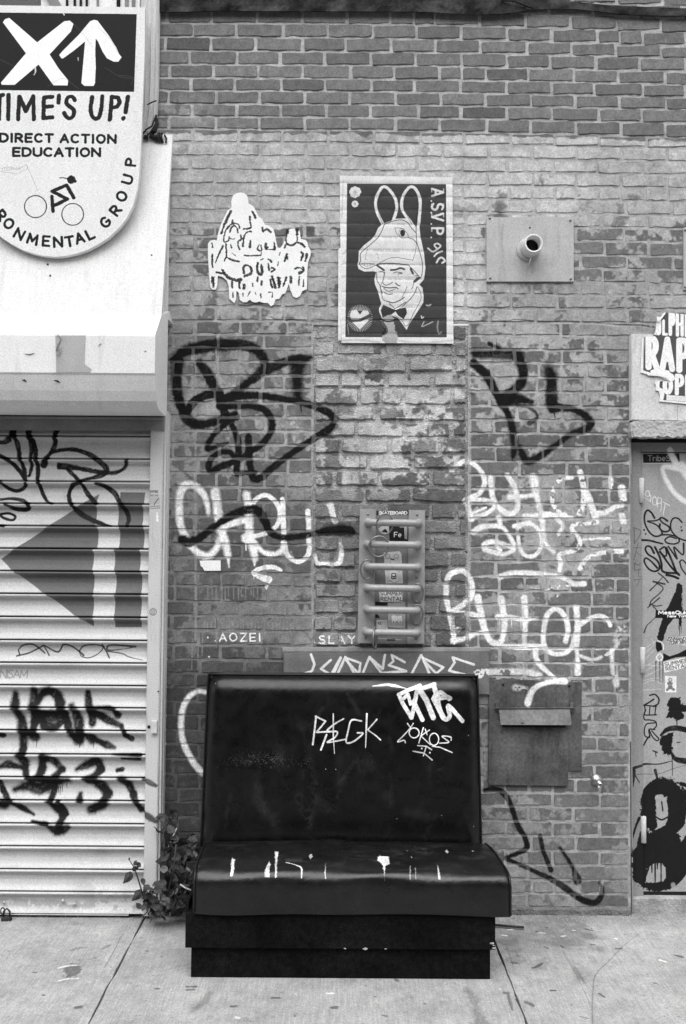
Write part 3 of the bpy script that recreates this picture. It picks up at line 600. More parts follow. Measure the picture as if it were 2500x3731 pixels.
# wall footing
m_foot = mk('footing_cement', .15, .95, .1, noise=((20, .35), (300, .3)), bump=(90, .9, .006))
f0, f1 = P(1300, 3325)[0], P(2297, 3325)[0]
bm = bmesh.new(); n = 60
for i in range(n+1):
    x = -.84+(f1+.84)*i/n; zt = .028+random.uniform(-.004, .004)
    for y, z in ((.002, zt+.004), (-.012+random.uniform(-.003, .003), zt-.004), (-.016+random.uniform(-.003, .003), -.01)): bm.verts.new((x, y, z))
bm.verts.ensure_lookup_table()
for i in range(n):
    for j in range(2): bm.faces.new([bm.verts[3*i+j], bm.verts[3*i+3+j], bm.verts[3*i+4+j], bm.verts[3*i+1+j]])
bm_obj('footing', bm, m_foot, wall)

# ================================================================== top of the wall
m_memb = mk('bitumen_membrane', .038, .75, .3, noise=((5, .7), (18, .6), (60, .3), (400, .2)), bump=(40, .5, .004))
memb = thing('roof_membrane', 'torn dark roofing membrane hanging over the top of the brick wall', 'roofing')
def strip(name, low, up, Yl, Yu, parent, mat, wave=.012):
    bm = bmesh.new(); xs = np.linspace(low[0][0], low[-1][0], 60); R = []
    for i, x in enumerate(xs):
        yl = np.interp(x, *zip(*low)); yu = np.interp(x, *zip(*up)); c = []
        w = wave*math.sin(x*.021)+wave*.6*math.sin(x*.057+1)
        for t in np.linspace(0, 1, 6): c.append(bm.verts.new(P(x, yl+(yu-yl)*t, Yl+(Yu-Yl)*t+w*math.sin(t*3.1)-.012*(1-t)).tolist()))
        R.append(c)
    for A, B in zip(R[:-1], R[1:]):
        for j in range(5): bm.faces.new((A[j], B[j], B[j+1], A[j+1]))
    r = bmesh.ops.extrude_face_region(bm, geom=bm.faces[:])
    for v in [g for g in r['geom'] if isinstance(g, bmesh.types.BMVert)]: v.co.y += .006
    return bm_obj(name, bm, mat, parent)
strip('flap', [(560,44),(700,42),(760,39),(1200,41),(1450,42),(1560,43),(1650,50),(1740,54),(1820,51),(1880,44),(1915,40)], [(560,-60),(1915,-60)], -.012, -.03, memb, m_memb)
strip('edge_strip', [(1905,36),(2000,32),(2100,33),(2180,41),(2250,51),(2350,56),(2500,58),(2760,66)], [(1905,-12),(2040,0),(2220,19),(2500,30),(2760,42)], -.006, -.012, memb, m_memb, .004)
m_white = mk('white_siding', .8, .6, .3, noise=((8, .05),))
sid = thing('white_siding', 'white upright siding boards glimpsed above the dark roofing strip', 'siding')
x = 1960
while x < 2760:
    w = random.choice([60, 74, 66]); prism('board', [P(x, -170, .06), P(x+w-3, -170, .06), P(x+w-3, 70, .06), P(x, 70, .06)], .03, m_white, sid, .002); x += w
tube('loose_wire', [P(x, y, -.03).tolist() for x, y in zD([(60,4),(160,8),(220,30),(280,55),(318,66)])], .004, mk('wire', .02, .5), memb, 6)

# ================================================================== shop front on the left
m_slat0 = None
shut_uv = lambda x, y: (lambda p: (p[0], p[2]))(P(x, y, -.07))
sc = Canvas('shutter_paint', -1.75, -.82, 0.0, 2.35, .0016, shut_uv)
GR = .135
sc.poly(zI([(5,580),(640,150),(760,75),(885,0)])+[(362,1797)]+[(352,1840),(350,1920),(358,1921),(357,2001),(341,2002),(339,2083),(343,2084),(342,2165),(341,2166),(340.5,2284)]+zI([(640,1060),(420,900),(150,710)]), GR, .96)
for (xa, xb, ya, yb) in [(437,527,1795,1838),(431,521,1838,1919),(436,525,1919,2001),(418,511,2001,2083),(423,517,2083,2165),(418,515,2165,2287)]:
    sc.poly([(xa,ya),(xb,ya),(xb,yb),(xa,yb)], GR, .96)
def ss(z, lst, v, al, soft, k, flake=0):
    for pts, w in lst: sc.stroke(z(pts), (w/k if np.isscalar(w) else [a/k for a in w]), v, al, soft, flake)
ss(zX, [([(150,235),(135,330),(125,390),(60,450),(-40,458)],[62,66,50,40,40]), ([(140,260),(160,420),(190,540),(220,660),(250,760),(270,840)],[60,50,50,46,44,36]), ([(-30,580),(90,640),(190,740),(262,835)],[40,46,48,30]),
        ([(360,238),(290,255),(300,360),(318,480),(322,580),(320,680),(300,800)],[40,60,60,56,40,36,34]), ([(330,420),(365,560),(380,700),(395,850),(430,970),(490,1060),(545,1085)],[46,48,46,44,44,38,22]),
        ([(640,250),(580,350),(555,480),(510,580),(440,690)],[52,56,50,46,66]), ([(520,560),(640,532),(760,532),(890,570),(1000,640),(1078,720),(1060,780),(950,820),(820,850)],[38,42,46,46,52,56,56,40,30]),
        ([(605,700),(760,715),(900,740),(1050,765),(1180,765),(1260,720),(1300,640)],[74,56,48,48,40,40,32]), ([(680,730),(760,800),(830,870),(890,980),(985,1080)],[36,40,40,50,44]), ([(830,868),(740,900),(702,980),(720,1060),(790,1160),(900,1230),(1020,1280),(1130,1310)],[36,44,46,42,56,48,44,20]),
        ([(985,880),(1080,910),(1170,980),(1220,1060),(1280,1150),(1312,1240),(1300,1310)],[30,52,52,44,52,46,30]), ([(-20,830),(60,910),(150,950),(230,930),(272,880)],[30,38,40,40,34]),
        ([(0,1042),(120,1032),(240,1052),(298,1100),(270,1140),(150,1132),(40,1080)],[26,28,34,44,50,44,12]), ([(0,1190),(80,1180),(150,1210),(130,1250),(40,1230),(-10,1195)],28), ([(-20,1300),(50,1312)],28)], .014, .95, .10, 2.8)
ss(zI, [([(150,1440),(260,1412),(380,1350)],14), ([(155,1392),(200,1347),(280,1335),(340,1370),(395,1415)],[10,14,18,14,12]), ([(158,1390),(175,1432)],12), ([(380,1345),(436,1436)],11), ([(390,1350),(510,1406),(560,1340),(640,1360),(742,1435)],[11,14,16,14,16]),
        ([(700,1400),(740,1352),(840,1340),(910,1362),(870,1420),(790,1456),(720,1440),(698,1390)],[12,14,14,12,9,9,8,8]), ([(905,1340),(972,1456)],14), ([(1200,1358),(980,1345),(955,1390),(1080,1382),(1195,1362)],[18,16,14,8,8]), ([(950,1400),(1080,1420),(1150,1450),(1270,1475)],[10,10,8,5])], .03, .9, .04, 2.4375)
sc.text('NISAM', zI([(0,1635)])[0], 28, 4, .2, .7, xs=1.1, gap=.6, jit=.05)
ss(zY, [([(152,225),(158,300),(165,380),(215,480),(240,560),(232,660),(240,770)],[50,78,64,72,84,66,60]), ([(345,185),(347,300),(347,400),(370,500)],[60,66,80,66]), ([(395,300),(430,220),(510,190),(580,240),(625,310)],[44,70,78,76,70]), ([(400,420),(520,445),(640,430)],[80,100,90]), ([(600,300),(650,420),(695,530)],[60,64,56]), ([(400,440),(440,520)],50),
        ([(735,340),(780,440),(808,540),(825,620)],[44,76,82,60]), ([(890,205),(905,300),(930,400),(942,520)],[44,58,54,58]), ([(920,400),(1020,440),(1120,500),(1240,545)],[60,64,56,26]), ([(920,360),(1130,365),(1200,440)],[30,40,54]), ([(300,620),(355,655)],[70,76]), ([(720,640),(800,690)],[50,86]), ([(860,640),(940,680)],[40,80]), ([(1000,705),(1080,740),(1170,768)],[44,58,20]), ([(1270,640),(1340,680)],[40,40]), ([(0,640),(30,640)],44),
        ([(0,965),(70,942),(150,960),(250,975)],[30,60,40,30]), ([(195,850),(250,920),(268,980)],[60,74,40]), ([(430,870),(430,990)],[60,66]), ([(450,868),(530,890),(600,960),(650,1000)],[70,60,50,30]), ([(780,990),(880,945),(980,910),(1030,990)],[30,60,76,60]), ([(1195,1000),(1245,990)],[30,34]), ([(1240,1090),(1300,1130),(1360,1240)],[60,64,50]),
        ([(140,1200),(280,1160),(420,1180),(560,1115),(700,1095)],[40,80,104,96,50]), ([(290,1085),(420,1085),(560,1100)],[40,60,60]), ([(860,1090),(1000,1130),(1105,1235)],[40,80,70]), ([(-10,1100),(25,1200)],40), ([(0,1340),(40,1345)],[80,90]), ([(90,1315),(230,1390),(345,1452)],[36,50,20]), ([(495,1320),(580,1390),(650,1450)],[40,70,60]), ([(600,1320),(680,1445)],[40,36]), ([(930,1400),(1000,1370),(1100,1335)],[70,86,40]), ([(1390,1350),(1440,1400)],[30,50]),
        ([(470,1555),(600,1625),(690,1575)],[40,76,50]), ([(340,1510),(480,1540)],[24,40]), ([(820,1240),(820,1290)],[36,64]), ([(1240,880),(1420,885)],[20,30]), ([(1150,830),(1440,835)],[16,30]), ([(345,500),(350,600)],[56,60]), ([(620,520),(560,560),(450,540)],[50,60,60]), ([(240,770),(235,850)],[56,56]), ([(640,990),(560,1060)],[40,50]), ([(1030,990),(960,1060),(900,1090)],[56,50,60]), ([(430,990),(400,1080)],[60,60]), ([(1105,1235),(1050,1330)],[60,60]), ([(560,1180),(520,1320)],[50,50]), ([(1360,1240),(1410,1350)],[50,40]), ([(30,1200),(110,1310)],[40,40]), ([(650,1450),(610,1560)],[56,56]), ([(820,620),(800,660)],[70,80]), ([(250,980),(300,1090)],[50,50]), ([(690,530),(740,620)],[50,50]), ([(1240,545),(1290,640)],[26,36])], .016, .97, .2, 2.05)
ss(zY, [([(x,y),(x+1,y+h)],[10,5]) for x,y,h in [(370,690,75),(812,725,45),(952,700,70),(500,1180,30),(545,1175,30),(595,1170,60),(612,1170,75),(630,1160,60),(676,1140,40),(965,1420,30)]], .02, .95, .02, 2.8)
ss(zY, [([(1475,1085),(1520,1100),(1600,1140)],[46,52,40]), ([(1475,1410),(1520,1450),(1600,1500)],[50,70,50])], .03, .85, .18, 2.8)
# sticker and marks on the rail
sc.text('EMPIRE', (550,1798), 8, 2.2, .1, .8, xs=.9); sc.text('STEEL DOOR', (550,1811), 6, 1.6, .12, .7, xs=.75, gap=.8); sc.poly([(551,1815),(585,1815),(585,1840),(551,1840)], .38, .6); sc.stroke([(582,1818),(570,1834),(566,1842)], 3, .08); sc.stroke([(553,1848),(587,1846)], 3, .12, .8); sc.stroke([(553,1855),(587,1853)], 3, .12, .8)
sc.circle((562,2229), 12, 2.5, .1, .85); sc.stroke([(556,2221),(557,2238)], 2, .1, .8); sc.stroke([(562,2219),(562,2240)], 2.5, .1, .8); sc.stroke([(568,2221),(567,2238)], 2, .1, .8)
sc.stroke([(576,1870),(578,1900)], [6,9], .85, .9, rough=.6)
sc.stroke([(300,3230),(380,3260),(520,3290)], 60, .12, .25, soft=.5, flake=.3); sc.stroke([(0,3285),(200,3295),(500,3305)], 26, .16, .4, soft=.4, flake=.3)
m_slat = mk('painted_shutter_steel', .54, .5, .4, streak=((7, 4, 14), .22, .57), noise=((6, .06), (500, .09)), bump=(30, .12, .002), layers=(sc,))
m_rail = mk('rail_paint', .55, .55, .35, streak=((40, 20, 5), .3, .57), noise=((6, .06), (450, .10)), bump=(60, .15, .002), layers=(sc,))
m_dark = mk('dark_gap', .02, .8, .2)
m_hood = mk('hood_paint', .74, .55, .35, streak=((9, 3, 2.2), .22, .55), noise=((3, .05), (420, .07)), bump=(8, .15, .01))
XR = -.824                                     # right end of the shop front
shut = thing('roller_shutter', 'pale roll-down shutter with grey arrow, black tags and deep white hood', 'shutter')
lines = [1593,1675,1757,1838,1919,2001,2083,2165,2249,2333,2415,2497,2577.5,2660,2746.5,2830,2914,2998,3080.5,3164,3245,3328]
zs = [P(350, y, -.065)[2] for y in lines]; zs = [zs[0]+.107]+zs
xr = P(541, 2300, -.07)[0]
def slat(zt, zb, first):
    h = zt-zb; pr = [(0,-.015),(.03,-.021),(.07,-.0205),(.105,-.009),(.16,.002),(.27,.006),(.5,.005),(.7,-.001),(.79,-.006),(.87,-.013),(.93,-.0165),(.955,-.014),(.972,-.001),(1.0,.003)]
    f = [(-.07+y, zt-t*h) for t, y in pr]; b = [(-.052, zb), (-.052, zt)]
    o = extrude_x('slat', f+b, -2.3, xr, m_slat, shut, False)
    return o
for i in range(len(zs)-1): slat(zs[i]-.0015, zs[i+1]+.0015, i == 0)
box('backing', -2.3, xr+.03, -.035, -.03, 0, 2.6, m_dark, shut, 0)
zb = P(300, 3343, -.075)[2]
box('bottom_bar', -2.3, P(470, 3330, -.08)[0], -.085, -.06, max(.012, zb), zs[-1]+.003, m_slat, shut, .003)
m_bolt = mk('galvanised_bolt', .35, .4, .5, .6)
for x, y in [(16,3287),(230,3281),(272,3293)]:
    p = P(x, y, -.078); lathe('bolt', p, [(0, .007), (.004, .007), (.007, .004)], (0, -1, 0), m_slat, shut, 10)
# guide rail
x0, x1 = P(537, 2300, -.10)[0], P(585, 2300, -.10)[0]
bm = bmesh.new(); bmesh.ops.create_cube(bm, size=1)
for v in bm.verts: v.co = ((x0+x1)/2+v.co.x*(x1-x0), -.0755+v.co.y*.049, 1.18+v.co.z*2.33)
bmesh.ops.bevel(bm, geom=bm.edges[:], offset=.004, segments=2, affect='EDGES'); g = bm_obj('guide_rail', bm, m_rail, shut)
box('rail_angle', x1+.001, x1+.011, -.088, -.012, .0, 2.34, m_rail, shut, .002); box('rail_back', x1+.0115, XR-.018, -.05, .006, .0, 2.34, m_rail, shut, .002)
p = P(560, 2650, -.104); box('catch', p[0]-.010, p[0]+.018, -.118, -.1005, p[2]-.026, p[2]+.032, m_rail, g, .003); lathe('catch_hole', P(543, 2648, -.1005), [(0, .007), (.002, .007)], (0, -1, 0), m_dark, g, 10)
p = P(577, 2519, -.1); lathe('rail_hole', (p[0], -.1, p[2]), [(0, .004), (.0015, .004)], (0, -1, 0), m_dark, g, 8)
# hood box
z = lambda x, y, Y: P(x, y, Y)[2]
hood = extrude_x('hood', [(-.255, z(579,1150,-.25)), (-.375, z(558,1217,-.375)), (-.378, z(557,1225,-.378)), (-.378, z(556,1360,-.378)), (-.372, z(556,1368,-.372)), (-.366, z(556,1385,-.366)), (-.350, z(556,1425,-.350)), (-.330, z(556,1462,-.330)), (-.306, z(556,1484,-.306)), (-.26, z(556,1497,-.26)), (-.165, z(592,1512,-.165)), (-.112, z(592,1512,-.165)+.002), (-.11, z(579,1150,-.25)+.02), (.0, z(579,1150,-.25)+.03), (-.06, z(579,1150,-.25)+.07)], -2.3, XR, m_hood, shut)
m_header = mk('header_steel', .22, .6, .3, noise=((10, .2), (400, .15)))
box('header', -2.3, XR-.012, -.108, -.05, z(300,1567,-.1), z(300,1512,-.165)+.05, m_header, shut, .003)
box('header_lip', -2.3, XR-.014, -.125, -.1085, z(300,1527,-.12), z(300,1519,-.12), m_header, shut, .002)
# dents and hanging wire on the hood
m_grey = mk('grey_overpaint', .40, .6, .3, noise=((12, .1), (420, .08)))
Yh = -.3795
prism('grey_patch', [P(*q_, Yh) for q_ in zE([(492,785),(760,785),(752,1040),(815,1085),(800,1112),(500,1115)])], .001, m_grey, hood)
tube('wire_stub', [P(*q_, Yh-.004).tolist() for q_ in zE([(515,775),(540,800),(525,850),(498,905),(505,920)])], .0025, m_bolt, hood, 6)
tube('wire_stub', [P(*q_, Yh-.006).tolist() for q_ in zE([(500,915),(540,880),(535,940),(505,965)])], .002, m_bolt, hood, 6)
for a, b, c in [((215,945),(260,952),(312,940)), ((875,880),(888,860),(900,855)), ((1280,920),(1290,925),(1300,918))]:
    tube('dent', [P(*q_, Yh-.0005).tolist() for q_ in zE([a, b, c])], [.0005, .003, .0005], m_grey, hood, 6)
def bevel_pt(q_):                              # on the sloping underside of the hood
    a = P(556,1368,-.372); b = P(556,1425,-.350); n = np.cross(b-a-np.array([b[0]-a[0],0,0]), [1,0,0]); n = n/np.linalg.norm(n)
    if n[1] > 0: n = -n
    return (HP(*q_, a, n)+n*.001).tolist()
for pts in ([(195,1180),(220,1182),(240,1198)], [(478,1182),(510,1190),(538,1205)]): tube('dent', [bevel_pt(q_) for q_ in zE(pts)], [.0005, .004, .0005], m_dark, hood, 6)
# sloping fascia board
m_fascia = mk('fascia_white', .71, .65, .3, streak=((30, 3, 2.0), .14, .55), noise=((5, .05), (60, .05)), bump=(120, .25, .002), stretch=(1, 1, .12))
ft, fb = np.array([-.06, z(608,490,-.06)]), np.array([-.25, z(579,1150,-.25)+.001])
d = (fb-ft)/np.linalg.norm(fb-ft); nn = np.array([d[1], -d[0]]); nn = nn if nn[0] < 0 else -nn
fo = extrude_x('fascia_board', [tuple(ft), tuple(fb), tuple(fb-nn*.022), tuple(ft-nn*.022)], -2.3, XR-.001, m_fascia); tag(fo, 'sloping white fascia board under the round-bottomed sign', 'fascia board')
fas_p = (0, ft[0], ft[1]); fas_n = np.array([0, nn[0], nn[1]])
m_nail = mk('nail', .05, .6)
for q_ in zE([(425,155),(447,255)]): lathe('nail_hole', HP(*q_, fas_p, fas_n)+fas_n*.0005, [(0, .005), (.001, .005)], fas_n, m_nail, fo, 8)
lathe('nail_hole', HP(*zE([(1348,72)])[0], fas_p, fas_n)+fas_n*.0005, [(0, .004), (.001, .004)], fas_n, m_nail, fo, 8)
# side gap behind the fascia (closing board)
box('closing_board', -2.3, XR-.02, -.05, -.004, 2.35, 3.62, m_hood, fo, 0)
# fluted moulding
m_mould = mk('moulding_paint', .66, .6, .3, noise=((7, .08), (450, .07)))
mo = thing('fluted_moulding', 'narrow white fluted moulding beside the sign, its foot splintered', 'moulding')
xa, xb = P(505, 250, -.05)[0], P(574, 250, -.05)[0]; zt = 4.75; zb = z(575,478,-.05)
prof = [(0,-.03),(.1,-.05),(.16,-.062),(.22,-.05),(.32,-.046),(.4,-.062),(.47,-.048),(.6,-.044),(.67,-.062),(.74,-.05),(.86,-.046),(.92,-.06),(1,-.04),(1,-.005),(0,-.005)]
bm = bmesh.new(); R = []
for zz, k in ((zt, 1.0), (zb+.22, 1.0), (zb+.08, .93), (zb, .72)): R.append([bm.verts.new((xa+(xb-xa)*u*k, y, zz)) for u, y in prof])
for A, B in zip(R[:-1], R[1:]):
    for i in range(len(prof)): bm.faces.new((A[i], A[(i+1) % len(prof)], B[(i+1) % len(prof)], B[i]))
bm.faces.new(R[0]); bm.faces.new(R[-1][::-1]); bm_obj('flutes', bm, mo and m_mould, mo)
m_tar = mk('old_tar', .03, .6, .3, noise=((40, .5), (300, .3)), bump=(60, .8, .006))
bm = bmesh.new()
for i in range(9):
    a = P(520+i*10, 492+random.uniform(-6, 4), -.07); b = P(516+i*11, 508+random.uniform(-5, 14), -.075); tube_bm(bm, [a.tolist(), ((a+b)/2+np.array([random.uniform(-.01, .01), -.008, 0])).tolist(), b.tolist()], random.uniform(.004, .009), 6)
tube_bm(bm, [P(568, 420, -.055).tolist(), P(572, 450, -.07).tolist(), P(560, 478, -.075).tolist(), P(545, 490, -.075).tolist()], [.004, .010, .014, .006], 7)
bm_obj('tar_joint', bm, m_tar, mo)
tube('wire_stub', [P(*q_, -.07).tolist() for q_ in zA([(1308,930),(1350,908),(1392,893)])], .003, m_dark, mo, 6)
tube('wire_stub', [P(*q_, -.08).tolist() for q_ in zA([(1265,1235),(1268,1190),(1300,1150),(1350,1120),(1390,1020)])], .004, m_dark, mo, 6)
# transom above the sign
tr = thing('shop_transom', 'dark transom glass and white glazing bars just above the sign', 'window')
box('pane', -2.3, P(150,5,-.05)[0], -.03, -.02, 4.15, 4.75, mk('dark_glass', .01, .1, .5, noise=()), tr, 0)
box('frame_board', P(150,5,-.05)[0], xa, -.05, -.015, 3.55, 4.75, m_white, tr, 0)
for x_ in (240, 268, 290, 312, 352, 425, 455, 480): prism('glazing_bar', rect(x_, -120, x_+(7 if x_ < 400 else 12), 60, -.06), .01, m_dark if x_ in (240,268,290,312,425) else m_header, tr)
prism('glazing_bar', [P(150,-40,-.07), P(190,-40,-.07), P(235,40,-.07), P(200,40,-.07)], .01, m_header, tr)
# the sign
st, sb_ = np.array([-.125, z(400,25,-.125)]), np.array([-.222, z(200,935,-.222)])
dd = (sb_-st)/np.linalg.norm(sb_-st); sn = np.array([0, dd[1], -dd[0]]); sn = sn if sn[1] < 0 else -sn; sp0 = (0, st[0], st[1])
SP = lambda q_: HP(*q_, sp0, sn)
sg = Canvas('sign_print', -1.95, -.85, 2.9, 4.4, .0011, lambda x, y: (lambda p: (p[0], p[2]))(SP((x, y))))
BK = .016
sg.poly(zA([(-420,108),(1215,127),(1190,818),(-420,797)]), BK, .97)
sg.poly(zA([(25,200),(45,172),(80,160),(330,378),(570,190),(620,185),(652,215),(630,280),(440,485),(520,610),(605,715),(600,760),(475,760),(342,575),(130,755),(15,755),(8,735),(230,475)]), .82, 1)
sg.poly(zA([(525,490),(560,450),(700,310),(800,190),(835,178),(865,185),(960,310),(1030,420),(1055,480),(1080,510),(1050,550),(1010,550),(950,520),(910,460),(870,370),(850,345),(845,470),(850,600),(843,740),(830,765),(750,765),(722,740),(735,600),(755,370),(650,455),(560,520),(545,520)]), .82, 1)
for pts in ([(640,200),(760,330),(820,420)],[(860,230),(1000,380),(1040,470)],[(0,530),(120,590)],[(420,770),(560,700),(700,790)],[(930,600),(1060,680),(1170,700)],[(1060,670),(1175,688),(1165,760)]): sg.stroke(zA(pts), 1.4, .12, .5)
sg.stroke(zA([(312,600),(315,640),(300,668)]), [5,6,2], .6); sg.stroke(zA([(692,515),(695,540)]), [4,2], .5); sg.stroke(zA([(560,120),(570,135)]), 4, .75, .8)
w = 15.5
for st_ in ([(-30,860),(25,845)],[(-5,850),(-10,1060)],[(75,845),(72,1060)],[(160,1062),(172,860),(230,990),(295,855),(300,1062)],[(465,862),(390,868),(385,1050),(465,1045)],[(390,950),(460,945)],[(522,850),(520,915)],
            [(665,890),(640,860),(600,870),(590,920),(620,950),(655,980),(650,1030),(620,1052),(590,1040),(570,1005)],[(818,862),(805,960),(812,1020),(842,1055),(880,1040),(900,960),(908,855)],[(992,860),(985,960),(975,1065)],[(992,862),(1050,870),(1062,910),(1040,950),(985,962)],[(1135,860),(1115,1000)],[(1095,1055),(1097,1050)]):
    sg.stroke(zA(st_), w, BK, .97, curve=len(st_) > 6)
sg.text('DIRECT ACTION', zA([(2,1258)])[0], 28, 9.4, BK, .97, xs=1.43, gap=1.9, ang=-.7); sg.text('EDUCATION', zA([(118,1385)])[0], 28, 9.4, BK, .97, xs=1.53, gap=1.6, ang=-.3)
for ch, x_, y_, an in [('I',-190,1790,-68),('V',-130,1830,-60),('R',10,1915,-50),('O',78,1988,-42),('N',172,2080,-28),('M',290,2125,-14),('E',410,2142,-4),('N',515,2150,3),('T',617,2146,9),('A',706,2116,17),('L',800,2082,26),('G',935,1975,44),('R',1025,1868,52),('O',1080,1745,65),('U',1132,1595,75),('P',1160,1440,84)]:
    ht = 34; wd = FONT[ch][0]; a_ = math.radians(an); cx_, cy_ = zA([(x_, y_)])[0]; k_ = ht/6*1.25
    ox = -wd/2*k_; oy = -ht/2
    sg.text(ch, (cx_+ox*math.cos(a_)-oy*math.sin(a_), cy_-ox*math.sin(a_)-oy*math.cos(a_)), ht, 9.2, BK, .97, xs=1.25, ang=an)
sg.circle(zA([(315,1836)])[0], 40, 4, BK); sg.circle(zA([(645,1905)])[0], 39.5, 4, BK)
for st_, w_ in (([(655,1758),(590,1645),(462,1700),(600,1770),(470,1832)],13),([(460,1745),(470,1878)],13)): sg.stroke(zA(st_), w_, BK, 1, curve=False)
sg.stroke(zA([(632,1598),(634,1596)]), 29, BK); sg.stroke(zA([(650,1600),(668,1612)]), 10, BK); sg.stroke(zA([(530,1582),(560,1580),(600,1588)]), 4, BK)
sg.stroke(zA([(335,1698),(290,1590),(235,1465)]), 1.6, .3, .8); sg.stroke(zA([(5,1500),(60,1485),(110,1490),(150,1505),(190,1490),(235,1465),(240,1500),(200,1520),(150,1545),(90,1535),(30,1530),(-20,1510)]), 1.6, .3, .8); sg.text('CLEAN AIR', zA([(20,1520)])[0], 11, 1.4, .35, .7, xs=1.0, ang=4)
m_sign = mk('enamel_sign', .70, .5, .4, streak=((18, 3, 4), .10, .55), noise=((4, .04), (500, .05)), bump=None, layers=(sg,))
m_signside = mk('sign_edge', .55, .6, .3)
right = [(1290,65),(1284,500),(1268,900),(1252,1300),(1236,1560),(1222,1680),(1180,1830),(1130,1930),(1060,2020),(970,2105),(880,2165),(780,2218),(680,2252),(590,2272),(500,2280)]
outl = right+[(980-x, y) for x, y in right[-2::-1]]
outl[-1] = (-310, 42)
pts3 = [SP(q_) for q_ in zA(outl)]
bm = bmesh.new(); A = [bm.verts.new(p.tolist()) for p in pts3]; B = [bm.verts.new((p-sn*.024).tolist()) for p in pts3]; bm.faces.new(A); bm.faces.new(B[::-1])
for i in range(len(A)): bm.faces.new((A[i], B[i], B[(i+1) % len(A)], A[(i+1) % len(A)]))
so = thing('painted_sign', "round-bottomed white sign reading TIME'S UP! with a white X and arrow on black", 'sign'); bm_obj('board', bm, m_sign, so)
for x_ in (-150, 150, 380): 
    p = SP((x_, 120)); box('bracket', p[0]-.02, p[0]+.02, p[1]+.03, -.02, p[2]-.02, p[2]+.02, m_header, so, .002)

# shop step under the shutter, padlock
m_lock = mk('rusty_lock', .03, .6, .4, .3, noise=((60, .4),), bump=(90, .5, .002))
lk = thing('padlock', 'dark rusty padlock on a chain at the foot of the shutter', 'padlock')
p = P(28, 3345, -.10); box('body', p[0]-.022, p[0]+.022, -.125, -.098, p[2]-.03, p[2]+.012, m_lock, lk, .006)
tube('shackle', [(p[0]-.014, -.112, p[2]+.01), (p[0]-.014, -.112, p[2]+.035), (p[0], -.112, p[2]+.048), (p[0]+.014, -.112, p[2]+.035), (p[0]+.014, -.112, p[2]+.01)], .0045, m_lock, lk, 8)
for i in range(5): torus('chain_link', (p[0]-.02-.022*i, -.108, p[2]+.035-.004*i*i*.3), .014, .003, m_lock, lk, rx=.009, rz=(i % 2)*1.3)

# ================================================================== pavement
gr = Canvas('pavement_marks', -1.9, 1.9, -1.5, .1, .003, lambda x, y: (lambda p: (p[0], p[1]))(G(x, y)), axes='XY')
gn = fbm(gr.h, gr.w, [60, 20, 7], [1, .8, .5])
gr.c[:] = .16; 
_gy = gr.v0+(np.arange(gr.h)[:, None]+.5)*gr.res; _gx = gr.u0+(np.arange(gr.w)[None, :]+.5)*gr.res
dirt_and_shade = np.clip(1-(-_gy-.02)/.16, 0, 1)*np.where(_gx < -.9, .6, 1.0)+np.clip((gn-.78)*3, 0, 1)*.35       # street dirt gathered along the wall foot, scattered stains
dirt_and_shade = np.maximum(dirt_and_shade*.5, np.clip((1-np.hypot((_gx-.86)/.36, (_gy+.22)/.34))*2.2+(gn-.5)*1.1, 0, 1)*.5)  # soft shade right of the booth seat, painted into the pavement colour
gr.a[:] = np.clip(dirt_and_shade*(.6+1.0*gn), 0, .8)
def gm(z, lst, v, al, soft=.15, flake=0.0, rough=.3):
    for pts, w in lst: gr.stroke(z(pts), w, v, al, soft, flake, rough=rough)
gr.unit = MM*.83
for _ in range(170):                            # old gum, specks and small stains
    x_, y_ = random.uniform(0, 2500), random.uniform(3345, 3731); r_ = random.choice([3, 4, 5, 7, 9]); gr.stroke([(x_, y_), (x_+random.uniform(-5, 5), y_+random.uniform(-1, 1))], r_, random.choice([.09, .12, .16, .6]), random.uniform(.3, .75), .25, rough=.5)
for _ in range(26):
    x_, y_ = random.uniform(0, 2500), random.uniform(3360, 3731); gr.stroke([(x_, y_), (x_+random.uniform(-60, 60), y_+random.uniform(-14, 14)), (x_+random.uniform(-110, 110), y_+random.uniform(-20, 20))], random.uniform(14, 40), .14, random.uniform(.12, .3), .5, .3, rough=.6)
gm(zM, [([(600,1845),(590,1880),(570,1915)],[60,55,40])], .10, .75, .12); gm(zM, [([(470,1855),(560,1835),(650,1830)],[8,12,6]), ([(475,1960),(540,1945),(630,1940)],[10,14,8])], .75, .8, .1)
gm(zM, [([(580,1710),(640,1690),(700,1690)],[14,22,10]), ([(830,1700),(885,1670)],[8,18]), ([(735,1785),(765,1775)],[8,16])], .14, .55, .2)
gm(zM, [([(1265,2025),(1290,2024)],14), ([(620,2175),(650,2172)],18), ([(270,1890),(290,1892)],9), ([(345,2075),(355,2077)],10), ([(1190,1715),(1205,1716)],8)], .08, .8, .15)
gm(zN, [([(70,1447),(140,1447)],14), ([(65,1473),(120,1472)],12), ([(760,1540),(820,1538)],12), ([(430,1608),(465,1605)],16), ([(1250,1620),(1285,1615)],16)], .09, .8, .12)
gm(zN, [([(255,1490),(215,1550),(170,1600),(130,1635)],[26,36,40,34])], .15, .6, .3); gm(zN, [([(465,1698),(490,1702)],16), ([(1210,1502),(1260,1500)],10)], .75, .7, .1)
gm(zO, [([(1010,1470),(1050,1540),(1085,1640),(1120,1749)],[26,34,44,56])], .14, .6, .3); gm(zO, [([(430,1390),(445,1398)],16), ([(255,1528),(260,1529)],12), ([(180,1440),(186,1442)],8), ([(320,1680),(350,1688)],10), ([(1310,1495),(1335,1498)],20), ([(1340,1510),(1360,1580),(1380,1640)],[10,12,8]), ([(1495,1575),(1540,1598)],20), ([(1370,1250),(1410,1255)],16)], .09, .7, .15)
